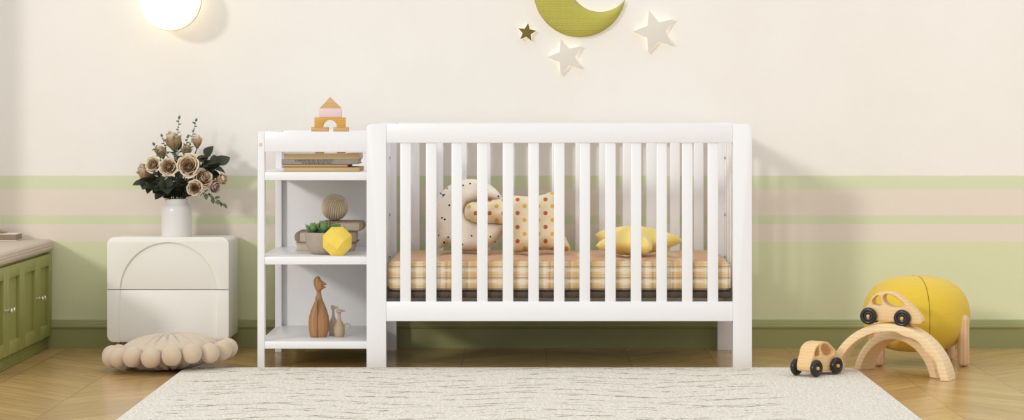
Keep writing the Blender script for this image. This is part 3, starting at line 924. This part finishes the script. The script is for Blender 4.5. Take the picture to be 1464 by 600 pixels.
def bloom(R, openness, seed):
    rnd = random.Random(seed); bm = bmesh.new(); lay = bm.verts.layers.float.new('tip')
    if openness < .35:
        for k, (m, r, h, fl) in enumerate([(3, .22, 1.9, -.7), (3, .42, 1.95, .05), (4, .66, 1.85, .25), (4, .88, 1.62, .7)]):
            off = k*2.1 + rnd.random()*.6
            for i in range(m):
                petal(bm, lay, rnd.random()*6, off+2*PI*i/m+rnd.uniform(-.12, .12), PI/m*1.4, R*r*rnd.uniform(.94, 1.06), R*h*rnd.uniform(.93, 1.06), fl, 0)
    else:
        N = 30; off = rnd.random()*6
        for i in range(N):
            t = i/(N-1); r = .10 + .78*t**.95
            petal(bm, lay, rnd.random()*6, off + i*2.39996 + rnd.uniform(-.2, .2), .95 - .3*t, R*r*rnd.uniform(.93, 1.07),
                  R*(1.02 - .06*t - .38*t**3)*rnd.uniform(.94, 1.05), -.35 + 1.45*t, 0)
    return bm
def rose(label, px, py, Y, rpx, openness, d, seed, leaves=True):
    c = at(px, py, Y); R = rpx*mpp(Y)
    root = thing('dried_rose', label, 'flower', (mouth.x, mouth.y, vz+.016), 0, 'dried roses in the white vase')
    d = Vector(d).normalized(); q = Vector((0, 0, 1)).rotation_difference(d)
    hgt = R*(1.9 if openness < .35 else 1.0)
    base = c - d*hgt*.55
    m = Matrix.Translation(base) @ q.to_matrix().to_4x4()
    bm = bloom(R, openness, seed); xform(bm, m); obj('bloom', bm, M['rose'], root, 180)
    bm = bmesh.new()
    lathe(bm, [(0, -R*.22), (R*.16, -R*.2), (R*.26, -R*.02), (R*.3, R*.12), (R*.2, R*.12), (0, 0)], 12, (0, 0, 0), m)
    for i in range(5):
        a = i*2*PI/5+seed
        leaf3(bm, m @ Vector((math.cos(a)*R*.2, math.sin(a)*R*.2, 0)), (q @ Vector((math.cos(a), math.sin(a), .5 if openness > .35 else 1.4))), R*.75, R*.12, R*.02, cup=-.1)
    obj('sepals', bm, M['stem'], root, 60)
    off = Vector(((c.x-vx), (c.y-vy), 0)); off = off/ max(off.length, .01)*min(off.length*.25, R_in)
    p1 = mouth + off; p0 = Vector((vx, vy, vz+.018)) - off*.6
    bm = bmesh.new(); tube(bm, [p0, (p0+p1)/2] + bez(p1, p1 + Vector((0, 0, .03)) + (base-p1)*.15, base - d*R*.15, 8), .0022, 8); obj('stem', bm, M['stem'], root, 180)
    return root
R_in = R*.55
rose('big open pale rose facing front, just right of the bouquet centre', 269, 236.5, .535, 17, 1.0, (.05, -1, .25), 1)
rose('open beige rose facing front, left of the big pale centre rose', 240, 238, .54, 14, .9, (-.12, -1, .2), 2)
rose('open rose low at the right front, just above the vase rim', 278.5, 268.5, .525, 12, .9, (.1, -1, .1), 3)
rose('large half-open rose at the right, above the low front rose', 291, 254, .56, 15.5, .95, (.5, -.9, .45), 4)
rose('pale rose near the left edge, turned to the front', 218.5, 234.5, .56, 12, .9, (-.2, -1, .35), 5)
rose('tan rose at the far left, facing outwards to the left', 208, 245, .60, 13, .34, (-.75, -.5, .55), 6)
rose('half-open rose standing high at the upper left of the bouquet', 247.5, 200, .60, 13.5, .34, (-.12, -.2, 1), 7)
rose('closed rose bud standing highest at the right on a straight stem', 282, 201, .60, 9, .3, (.03, -.1, 1), 8)
rose('small tan bud between the left roses and the high rose', 230, 216, .61, 9.5, .33, (-.3, -.4, 1), 9)
rose('pointed tan bud behind the big pale centre rose', 267, 214, .63, 9, .3, (.1, -.15, 1), 10)
rose('small brown rose at the far right edge beside the mauve petals', 317.5, 256, .60, 8.5, .33, (1, -.35, .3), 11)
rose('mauve-tinged drooping rose at the lower right of the bouquet', 306, 266, .55, 9.5, .33, (.8, -.6, -.15), 12).children[0].data.materials[0] = M['mauve']

def leaf_flat(bm, base, d, up, L, w, fold=.25, curl=.25, n=6):
    d = d.normalized(); s = d.cross(up).normalized(); u = s.cross(d).normalized(); G = []
    for i in range(n+1):
        t = i/n; ww = w*math.sin(PI*t**.8)**.85 if 0 < t < 1 else w*.02
        c = base + d*L*t - u*curl*L*t*t
        G.append([bm.verts.new(c + s*ww*k + u*ww*fold*abs(k)) for k in (-1, -.5, 0, .5, 1)])
    for a, b in zip(G, G[1:]):
        for k in range(4): bm.faces.new((a[k], a[k+1], b[k+1], b[k]))
def sprig(name, label, pts, nleaf, L, w, mat, seed, spread=1.0, r=.0014, start=.35, cat='foliage', group=None):
    rnd = random.Random(seed)
    root = thing(name, label, cat, (mouth.x, mouth.y, vz+.016), 0, group)
    P = [Vector(p) for p in pts]
    p0 = Vector((vx, vy, vz+.02)); off = (P[0]-mouth); off.z = 0
    pm = mouth + off*min(1, R_in/max(off.length, 1e-4))*.9
    path = [p0 - off*.2, pm] + bez(pm, P[0], P[1], 8)[1:] if len(P) == 2 else [p0, pm] + P
    bm = bmesh.new(); tube(bm, path, r, 6); obj('stem', bm, M['stem'], root, 180)
    bm = bmesh.new(); seg = path[1:]
    n = len(seg)-1
    for i in range(nleaf):
        t = start + (1-start)*i/max(1, nleaf-1); f = t*n; j = min(int(f), n-1); p = seg[j].lerp(seg[j+1], f-j)
        d = (seg[j+1]-seg[j]).normalized()
        a = i*2.4 + rnd.uniform(-.4, .4)
        o1 = d.orthogonal().normalized(); side = (o1*math.cos(a) + d.cross(o1)*math.sin(a))
        if i == nleaf-1: dd = d
        else: dd = (side*spread + d*.6)
        leaf_flat(bm, p, dd, Vector((rnd.uniform(-.3, .3), -.6, 1)), L*rnd.uniform(.8, 1.15), w*rnd.uniform(.85, 1.15))
    lo = obj('leaves', bm, mat, root, 180)
    return root
A = lambda x, y, Y: at(x, y, Y)
GL = 'dark leaf sprays in the white vase'
sprig('leaf_spray', 'big dark leaf spray at the upper right beside the closed bud', [A(275, 262, .6), A(294, 224, .60)], 9, .055, .028, M['leaf'], 1, .8, start=.55)
sprig('leaf_spray', 'dark leaf spray pushing out at the right edge of the bouquet', [A(285, 262, .6), A(312, 236, .62)], 10, .052, .028, M['leaf'], 2, .8, start=.55)
sprig('leaf_spray', 'dark leaf spray hanging lowest at the left of the bouquet', [A(235, 262, .6), A(205, 262, .57)], 11, .04, .022, M['leaf'], 3, .9, start=.5)
sprig('leaf_spray', 'dark leaf spray between the left spray and the vase rim', [A(243, 275, .58), A(220, 269, .55)], 11, .04, .022, M['leaf'], 4, .9, start=.3)
sprig('leaf_spray', 'dark leaf spray just left of the vase mouth', [A(245, 278, .56), A(238, 266, .53)], 10, .042, .018, M['leaf'], 5, 1, start=.2)
sprig('leaf_spray', 'dark leaf spray filling the middle under the open front roses', [A(254, 278, .58), A(256, 256, .56)], 14, .04, .015, M['leaf'], 6, 1, start=.1)
sprig('leaf_spray', 'dark leaf spray right of the middle above the vase rim', [A(262, 278, .58), A(268, 255, .57)], 12, .04, .015, M['leaf'], 7, 1, start=.1)
sprig('leaf_spray', 'dark leaf spray behind the left roses', [A(235, 262, .62), A(222, 246, .6)], 9, .045, .018, M['leaf'], 8, .9, start=.4)
sprig('leaf_spray', 'dark leaf spray behind the high roses at the back', [A(250, 250, .64), A(255, 215, .64)], 12, .04, .014, M['leaf'], 9, .9, start=.3)
sprig('eucalyptus_sprig', 'thin green sprig trailing down at the lower right of the bouquet', [A(282, 262, .55), A(318, 291, .54)], 12, .024, .009, M['euca'], 10, 1, .001, start=.45)
sprig('eucalyptus_sprig', 'thin green sprig rising to the tallest tip at the upper left', [A(250, 230, .6), A(256, 171, .6)], 16, .016, .005, M['euca'], 11, .9, .0009, start=.5)
sprig('eucalyptus_sprig', 'thin green sprig rising above the closed right bud', [A(265, 230, .6), A(280, 174, .59)], 16, .016, .005, M['euca'], 12, .9, .0009, start=.5)
sprig('eucalyptus_sprig', 'short green sprig above the left roses', [A(238, 240, .58), A(221, 208, .56)], 12, .017, .006, M['euca'], 13, .9, .0009, start=.5)
sprig('eucalyptus_sprig', 'thin green sprig beside the high half-open rose', [A(245, 235, .56), A(232, 196, .56)], 13, .016, .006, M['euca'], 14, .9, .0009, start=.5)
sprig('eucalyptus_sprig', 'green sprig crossing in front of the high half-open rose', [A(252, 240, .54), A(249, 200, .545)], 14, .017, .006, M['euca'], 15, .9, .0009, start=.5)
sprig('eucalyptus_sprig', 'green sprig between the two tall rose heads', [A(258, 240, .55), A(268, 198, .57)], 13, .017, .006, M['euca'], 16, .9, .0009, start=.5)

# ------------------------------------------------------------------ floor cushion with pompoms
cy = -.0; cxp = X_(243, cy); kc = mpp(cy)
RB = 14.0*kc; RR = .208
fc = thing('floor_cushion', 'round beige pleated cushion ringed with plush pompom balls on the floor', 'cushion', (cxp, cy, .066))
def cushion_bm():
    bm = bmesh.new(); nr, na = 26, 240; Rc = RR-.028; G = []
    for sd in (1, -1):
        for j in range(nr+1):
            q = j/nr; row = []
            for i in range(na):
                a = 2*PI*i/na
                cr = abs(math.sin(a*11 + .5*math.sin(a*3)))**.55
                pl = (1-cr)*min(1, q*3)*(1-q**6)
                h = .066*(1-q**2.4)**.5
                h -= .030*math.exp(-(q/.16)**2)
                h -= .013*pl
                row.append((Rc*q*math.cos(a), Rc*q*math.sin(a), sd*h))
            G.append((sd, row))
    rows = {1: [], -1: []}
    for sd, row in G: rows[sd].append(row)
    vt = {}
    for sd in (1, -1):
        vt[sd] = []
        for j, row in enumerate(rows[sd]):
            if j == 0: v = bm.verts.new((0, 0, row[0][2])); vt[sd].append([v]*na)
            elif j == nr and sd == -1: vt[sd].append(vt[1][nr])
            else: vt[sd].append([bm.verts.new(p) for p in row])
        for j in range(nr):
            for i in range(na):
                k2 = (i+1) % na
                q = list(dict.fromkeys([vt[sd][j][i], vt[sd][j+1][i], vt[sd][j+1][k2], vt[sd][j][k2]]))
                if len(q) > 2: bm.faces.new(q)
    return bm
bm = cushion_bm(); obj('cushion_body', bm, M['cushion'], fc, 180, local=True)
bm = bmesh.new(); sphere(bm, (0, 0, .036), .013, 16, 10, (1, 1, .5)); obj('button', bm, M['cushion'], fc, 180, local=True)
NPOM = 18
bm = bmesh.new(); sphere(bm, (0, 0, 0), RB, 28, 18)
p0 = obj('pompom', bm, M['pompom'], fc, 180, local=True)
for i in range(NPOM):
    a = 2*PI*(i+.5)/NPOM - PI/2
    o = p0 if i == 0 else p0.copy()
    if i: COL.objects.link(o); o.parent = fc
    o.location = (RR*math.cos(a), RR*math.sin(a), -.004+.003*math.sin(i*2.1))
    o.rotation_euler = (i, i*2, i*.5)
fc.rotation_euler = (math.radians(-1.5), math.radians(-3.5), 0)

# ------------------------------------------------------------------ window bench at the left
BXF = -1.842
def bench_cabinet(label, y0, y1, ym):
    t = thing('bench_cabinet', label, 'cabinet', (-2.08, (y0+y1)/2, 0))
    bm = bmesh.new(); box(bm, -2.318, BXF-.018, y0+.001, y1-.001, .05, .376, .002); obj('cabinet_body', bm, M['olive'], t)
    bm = bmesh.new(); box(bm, -2.318, BXF-.018, y0+.001, y1-.001, 0, .0495, .001)
    for i in range(6): box(bm, BXF-.0185, BXF-.0135, y0+.001, y1-.001, .0015+.008*i, .0075+.008*i, .0015, 2)
    obj('toe_kick', bm, M['olive'], t)
    for a, b, kn_ in ((y0, ym, ym-.022), (ym, y1, ym+.022)):
        bm = bmesh.new(); a, b = a+.0012, b-.0012; st_ = .045; X0, X1 = BXF-.0175, BXF
        box(bm, X0, X1, a, a+st_, .052, .370, .0012); box(bm, X0, X1, b-st_, b, .052, .370, .0012)
        box(bm, X0, X1, a+st_-.0012, b-st_+.0012, .052, .052+st_, .0012); box(bm, X0, X1, a+st_-.0012, b-st_+.0012, .370-st_, .370, .0012)
        box(bm, X0, X0+.005, a+st_-.003, b-st_+.003, .052+st_-.003, .370-st_+.003, 0)
        d = obj('door', bm, M['olive'], t, 30)
        bm = bmesh.new(); lathe(bm, [(0, 0), (.006, 0), (.006, .002), (.0035, .004), (.003, .014), (.008, .018), (.0095, .023), (.007, .027), (0, .028)], 16, (BXF-.0005, kn_, .215), Matrix.Rotation(PI/2, 4, 'Y'))
        o = obj('knob', bm, M['nickel'], None, 40); me = o.data
        for v in me.vertices: v.co -= wloc(d)
        o.parent = d
bench_cabinet('olive panelled bench cabinet at the left, next to the back wall', .225, .763, .50)
bench_cabinet('olive panelled bench cabinet at the left picture edge, nearer the viewer', -.31, .2245, -.043)
bm = grid_box(-2.318, BXF+.006, -.33, .776, .378, .424, 40, 70, 8, .014, lambda p: Vector((p.x, p.y, p.z)))
o = obj('bench_cushion', bm, M['linen'], None, 180, origin=(-2.08, .22, .378)); setp(o, 'beige textured linen cushion lying along the olive bench cabinets', 'cushion')
by0 = .64
t = thing('hardcover_book', 'brown-grey book with a pale cover lying on the linen bench cushion', 'book', (-2.04, .70, .424))
bx0, bx1 = -2.12, X_(23.5, by0)
bm = bmesh.new(); box(bm, bx0, bx1, by0, by0+.11, .4485, .451, .0006); box(bm, bx0, bx1, by0, by0+.11, .4245, .427, .0006); obj('cover', bm, M['white_cover'], t)
bm = bmesh.new(); box(bm, bx0+.002, bx1-.002, by0+.0015, by0+.108, .4268, .4487, .0006); obj('pages', bm, M['old_cover'], t)
bm = bmesh.new()
for i in range(5):
    a = 2*PI*i/5 + .2; tube(bm, [(0, 0, .009), (.02*math.cos(a), .02*math.sin(a), .008), (.042*math.cos(a), .042*math.sin(a), .004)], [.011, .008, .003], 8)
sphere(bm, (0, 0, .011), .015, 12, 8, (1, 1, .8))
o = obj('starfish_ornament', bm, M['shell'], None, 180, local=True); o.location = (X_(-5, .69), .69, .4513); setp(o, 'small beige ornament lying on the book on the bench', 'ornament')

# ------------------------------------------------------------------ wall lamp and decorations
LY = .66
lc = at(243.5, 0, LY); RL = 43.5*mpp(LY)
wl = thing('wall_lamp', 'glowing round opal wall lamp with a gold ring at the top left', 'lamp', (lc.x, WALL, lc.z))
bm = bmesh.new(); pr = [(RL*math.sin(a), -RL*.85*math.cos(a)) for a in [PI*.5*i/16 for i in range(17)]]; pr[0] = (0, -RL*.85)
pr += [(RL*.985, .004), (0, .005)]
RY = Matrix.Rotation(-PI/2, 4, 'X')
# profile axis z -> world +Y (into the wall)
lathe(bm, pr, 48, (lc.x, LY, lc.z), RY); obj('glass_globe', bm, M['glow'], wl, 60)
bm = bmesh.new(); lathe(bm, [(RL*.9, .003), (RL*1.0, .003), (RL*1.012, .006), (RL*1.012, .016), (RL*1.0, .019), (RL*.9, .019)], 64, (lc.x, LY+.002, lc.z), RY); obj('gold_ring', bm, M['gold_ring'], wl, 40)
bm = bmesh.new(); lathe(bm, [(0, .018), (RL*.95, .018), (RL*.97, .03), (RL*.95, .06), (RL*.85, .09), (RL*.6, WALL-LY-.002), (0, WALL-LY-.002)], 48, (lc.x, LY, lc.z), RY); obj('rear_glass', bm, M['glow'], wl, 60)

SY = WALL-.016; ks = mpp(SY)
ocx, ocy, orr, icx, icy, irr = 829, -13, 66.3, 858, -28, 45
dd = math.hypot(icx-ocx, icy-ocy); base = math.atan2(-(icy-ocy), icx-ocx)
aa = math.acos((dd*dd + orr*orr - irr*irr)/(2*dd*orr)); bb = math.acos((dd*dd + irr*irr - orr*orr)/(2*dd*irr))
mo = [(ocx+orr*math.cos(a), -ocy+orr*math.sin(a)) for a in [base+aa+(2*PI-2*aa)*i/60 for i in range(61)]]
mi = [(icx+irr*math.cos(a), -icy+irr*math.sin(a)) for a in [base-(PI-bb)+0*i for i in range(0)]]
a0 = base + 2*PI - (PI-bb); 
mi = [(icx+irr*math.cos(a), -icy+irr*math.sin(a)) for a in [base-(PI-bb) - (2*bb)*0 + t for t in []]]
# concave edge runs from the lower tip back to the upper tip on the side facing away from the opening
tip1, tip2 = Vector(mo[-1]), Vector(mo[0])
w1 = math.atan2(tip1.y+icy, tip1.x-icx); w2 = math.atan2(tip2.y+icy, tip2.x-icx)
while w1 < w2: w1 += 2*PI
cand = [w1 + (w2-w1)*i/40 for i in range(1, 40)]
midp = (icx+irr*math.cos(cand[20]), -icy+irr*math.sin(cand[20]))
if math.hypot(midp[0]-ocx, midp[1]+ocy) > orr:
    w2 += 2*PI; cand = [w1 + (w2-w1)*i/40 for i in range(1, 40)]
mi = [(icx+irr*math.cos(a), -icy+irr*math.sin(a)) for a in cand]
mc = at(829, 0, SY)
poly = [((x-829)*ks, y*ks) for x, y in mo+mi]
mth = thing('moon_wall_light', 'olive felt crescent moon mounted on the wall above the crib', 'wall decoration', (mc.x, SY, mc.z))
bm = pillow(poly, .05, .045, .0085, 4, 0); 
for v in bm.verts: v.co.y = v.co.y if v.co.y < 0 else v.co.y*.15
obj('felt_front', bm, M['moon_fabric'], mth, 180, local=True)
def crescent(ro, ri):
    aa_ = math.acos((dd*dd + ro*ro - ri*ri)/(2*dd*ro))
    o_ = [(ocx+ro*math.cos(t), -ocy+ro*math.sin(t)) for t in [base+aa_+(2*PI-2*aa_)*i/50 for i in range(51)]]
    p_, q_ = o_[-1], o_[0]
    t1 = math.atan2(p_[1]+icy, p_[0]-icx); t2 = math.atan2(q_[1]+icy, q_[0]-icx)
    while t1 < t2: t1 += 2*PI
    c_ = [t1+(t2-t1)*i/30 for i in range(1, 30)]
    if math.hypot(icx+ri*math.cos(c_[15])-ocx, -icy+ri*math.sin(c_[15])+ocy) > ro:
        t2 += 2*PI; c_ = [t1+(t2-t1)*i/30 for i in range(1, 30)]
    return o_ + [(icx+ri*math.cos(t), -icy+ri*math.sin(t)) for t in c_]
b = slab([[((x-829)*ks, y*ks) for x, y in crescent(orr-3, irr+3)]], .009, .0005, 0); move(b, (0, .0105, 0)); obj('led_back', b, M['led'], mth, 30, local=True)
def shrink(poly, d):
    n = len(poly); out = []
    for i in range(n):
        p, q, r = [Vector(poly[(i+j-1) % n]) for j in range(3)]
        t = (r-p).normalized(); out.append(tuple(q + Vector((-t.y, t.x))*d))
    return out
def area(p): return sum(p[i][0]*p[(i+1) % len(p)][1]-p[(i+1) % len(p)][0]*p[i][1] for i in range(len(p)))/2
def starpoly(r, r2, rot):
    return [((r if i % 2 == 0 else r2)*math.cos(rot+i*PI/5), (r if i % 2 == 0 else r2)*math.sin(rot+i*PI/5)) for i in range(10)]
def wall_star(label, px, py, rpx, rot, mat, led=True):
    SYs = WALL-.017; kk = mpp(SYs); c = at(px, py, SYs)
    t = thing('star_wall_light', label, 'wall decoration', (c.x, SYs, c.z))
    r = rpx*kk; b = slab([starpoly(r, r*.46, rot)], .010, .0012, 1); obj('star_face', b, mat, t, 30, local=True)
    b = slab([starpoly(r*.86, r*.38, rot)], 0.010, .0005, 0); move(b, (0, .0105, 0)); obj('led_back', b, M['led'], t, 30, local=True)
wall_star('small dark gold star on the wall left of the olive moon', 753.2, 46.3, 13.6, math.radians(82), M['gold'])
wall_star('white backlit star on the wall below the olive moon', 810, 81.3, 27, PI, M['star_white'])
wall_star('larger white backlit star on the wall right of the olive moon', 937, 45.2, 31.5, PI-.02, M['star_white'])

# ------------------------------------------------------------------ ottoman
OY = .21; ko = mpp(OY); oc = X_(1310, OY); orad = 76*ko
ot = thing('round_ottoman', 'round yellow fabric ottoman with wooden peg legs by the back wall', 'ottoman', (oc, OY, 0))
oz1 = Z_(394, OY)+.0; oz0 = .045
def sup(n=40):
    out = []; zc_ = oz0+(oz1-oz0)*.47
    for i in range(n+1):
        a = -PI/2 + PI*i/n; e = .72 if a > 0 else .66
        r = orad*max(0, math.cos(a))**(e); s_ = math.sin(a)
        hz = (oz1-zc_) if s_ > 0 else (zc_-oz0)
        out.append((r, zc_ + hz*math.copysign(abs(s_)**.92, s_)))
    out[0] = (0, oz0); out[-1] = (0, oz1); return out
bm = bmesh.new(); lathe(bm, sup(), 72, (oc, OY, 0)); obj('seat_cushion', bm, M['yellow_fabric'], ot, 180)
bm = bmesh.new(); sa = math.radians(-85)
for s_a in (sa, sa+PI):
    pts = [(oc+(r+.0004)*math.cos(s_a), OY+(r+.0004)*math.sin(s_a), z) for r, z in sup(40)[1:-1]]
    tube(bm, pts, .0014, 6)
obj('seam', bm, M['seam'], ot, 180)
def capsule(bm, x, y, r, z1, z0=0):
    pr = [(0, z0)] + [(r*math.sin(a), z0+r*.6-r*.6*math.cos(a)) for a in [PI/2*i/6 for i in range(1, 7)]] + [(r*math.cos(a), z1-r+r*math.sin(a)) for a in [PI/2*i/6 for i in range(6)]] + [(0, z1)]
    lathe(bm, pr, 20, (x, y, 0))
for lx, ly in ((.152, -.112), (.138, .10), (-.152, -.10), (-.138, .11)):
    bm = bmesh.new(); capsule(bm, oc+lx, OY+ly, .0215, .188); obj('leg', bm, M['leg_wood'], ot, 180)

# ------------------------------------------------------------------ toy cars
q_ = .118/398
def cp(pts): return [((x-351)*q_, (475-y)*q_) for x, y in pts]
body = spline(cp([(92, 345), (112, 280), (140, 225), (172, 160), (230, 105), (320, 84), (430, 92), (520, 142), (640, 232), (740, 330), (776, 392), (764, 428), (715, 436), (500, 432), (300, 428), (140, 420), (98, 395)]), 6)
win1 = spline(cp([(184, 215), (187, 180), (210, 150), (252, 136), (272, 165), (284, 215), (280, 243), (235, 246), (198, 240)]), 4)
win2 = spline(cp([(310, 150), (335, 113), (390, 112), (465, 148), (535, 198), (546, 232), (505, 248), (410, 250), (350, 222), (318, 185)]), 4)
def toy_car(label):
    t = thing('toy_car', label, 'toy car')
    b = slab([body, win1, win2], .062, .006, 3); obj('car_body', b, M['toy_wood'], t, 50, local=True)
    for wx in (152, 550):
        for sd in (-1, 1):
            c = ((wx-351)*q_, sd*.042, (475-372)*q_ - .0006)
            bm = bmesh.new(); rw = .0300
            pr = [(0, -.007), (.006, -.007), (.0065, .003), (.012, .0045), (.0155, .004), (.018, .0075), (.021, .0092), (.025, .0085), (.0285, .005), (rw, 0), (.0285, -.006), (.024, -.009), (0, -.009)]
            lathe(bm, pr, 36, (0, 0, 0), Matrix.Rotation(PI/2, 4, 'X') if sd < 0 else Matrix.Rotation(-PI/2, 4, 'X'))
            w = obj('wheel', bm, M['tyre'], t, 60, local=True); w.location = c
            bm = bmesh.new(); lathe(bm, [(0, -.012), (.0062, -.012), (.0062, .008), (.005, .0105), (0, .0115)], 16, (0, 0, 0), Matrix.Rotation(PI/2, 4, 'X') if sd < 0 else Matrix.Rotation(-PI/2, 4, 'X'))
            obj('axle_peg', bm, M['peg'], w, 60, local=True)
    return t
c1 = toy_car('wooden toy car with black wheels parked on the rug corner')
# front pair sits on the rug
c1.location = (X_(1169, -.33), -.30, .0148); c1.rotation_euler = (0, 0, math.radians(47))

# ------------------------------------------------------------------ stacking arches
def arch(label, R, cz, th, w, loc, psi, wavy_in, wavy_out, seed, mat):
    n = 60; outp = []; inp = []
    a0 = math.asin(-cz/R); a1 = math.asin(-cz/(R-th))
    for i in range(n+1):
        u = i/n
        ao = a0 + (PI-2*a0)*u; ai = a1 + (PI-2*a1)*u
        wv = math.sin(ai*13+seed)*min(1, 8*max(0, .55-u))*min(1, u*12)
        ro, ri = R + wavy_out*wv, R - th + wavy_in*wv
        outp.append((ro*math.cos(ao), cz+ro*math.sin(ao))); inp.append((ri*math.cos(ai), cz+ri*math.sin(ai)))
    outp = [(x, max(z, 0)) for x, z in outp]; inp = [(x, max(z, 0)) for x, z in inp]
    b = slab([outp + inp[::-1]], w, .0025, 2)
    o = obj('arch_block', b, mat, None, 50, local=True)
    # loc is the middle of the front face at floor level
    d = Vector((math.sin(psi), math.cos(psi), 0))*w/2
    o.location = Vector(loc) + d + Vector((0, 0, .0006)); o.rotation_euler = (0, 0, -psi)
    return setp(o, label, 'toy block')
arch('large outer wooden arch block carrying a toy car', .219, -.031, .028, .088, (1.255, -.277, 0), math.radians(27), .0035, 0, 1.0, M['arch_wood'])
arch('smaller wooden arch block nested under the large arch', .193, -.045, .028, .08, (1.300, -.140, 0), math.radians(49), 0, .003, 1.0, M['arch_wood'])
c2 = dup(c1, label='wooden toy car with black wheels balanced on top of the arch block')
c2.location = (1.262, -.232, .1808); c2.rotation_euler = (0, math.radians(2.0), math.radians(-21))

# ------------------------------------------------------------------ light and camera
sd = bpy.data.lights.new('sun', 'SUN'); sd.energy = .98; sd.angle = math.radians(6); sd.color = (1.0, .965, .91)
so = bpy.data.objects.new('sun', sd); COL.objects.link(so)
so.rotation_euler = Vector((.495, .77, -.27)).to_track_quat('-Z', 'Y').to_euler(); so.location = (-3, -5, 3)
wd = bpy.data.worlds.new('sky'); sc.world = wd; wd.use_nodes = True
wt = wd.node_tree; bg = wt.nodes['Background']
tc = wt.nodes.new('ShaderNodeTexCoord'); sx = wt.nodes.new('ShaderNodeSeparateXYZ'); wt.links.new(tc.outputs['Generated'], sx.inputs[0])
wr = wt.nodes.new('ShaderNodeValToRGB'); wt.links.new(sx.outputs[2], wr.inputs[0])
wr.color_ramp.elements[0].color = (1.02, 1.02, 1.015, 1); wr.color_ramp.elements[1].color = (1.45, 1.45, 1.45, 1)
wt.links.new(wr.outputs[0], bg.inputs[0]); bg.inputs[1].default_value = .93

cam = bpy.data.cameras.new('camera'); co = bpy.data.objects.new('camera', cam); COL.objects.link(co)
co.location = (0, -D, EYE); co.rotation_euler = (PI/2, 0, 0)
cam.sensor_width = 36; cam.lens = (D/S)*36/1464
cam.shift_x = (732-VX)/1464; cam.shift_y = (VY-300)/1464
cam.clip_end = 100
sc.camera = co
vs_ = sc.view_settings; vs_.view_transform = 'Standard'; vs_.look = 'None'; vs_.gamma = 1; vs_.use_curve_mapping = False; vs_.exposure = -0.235
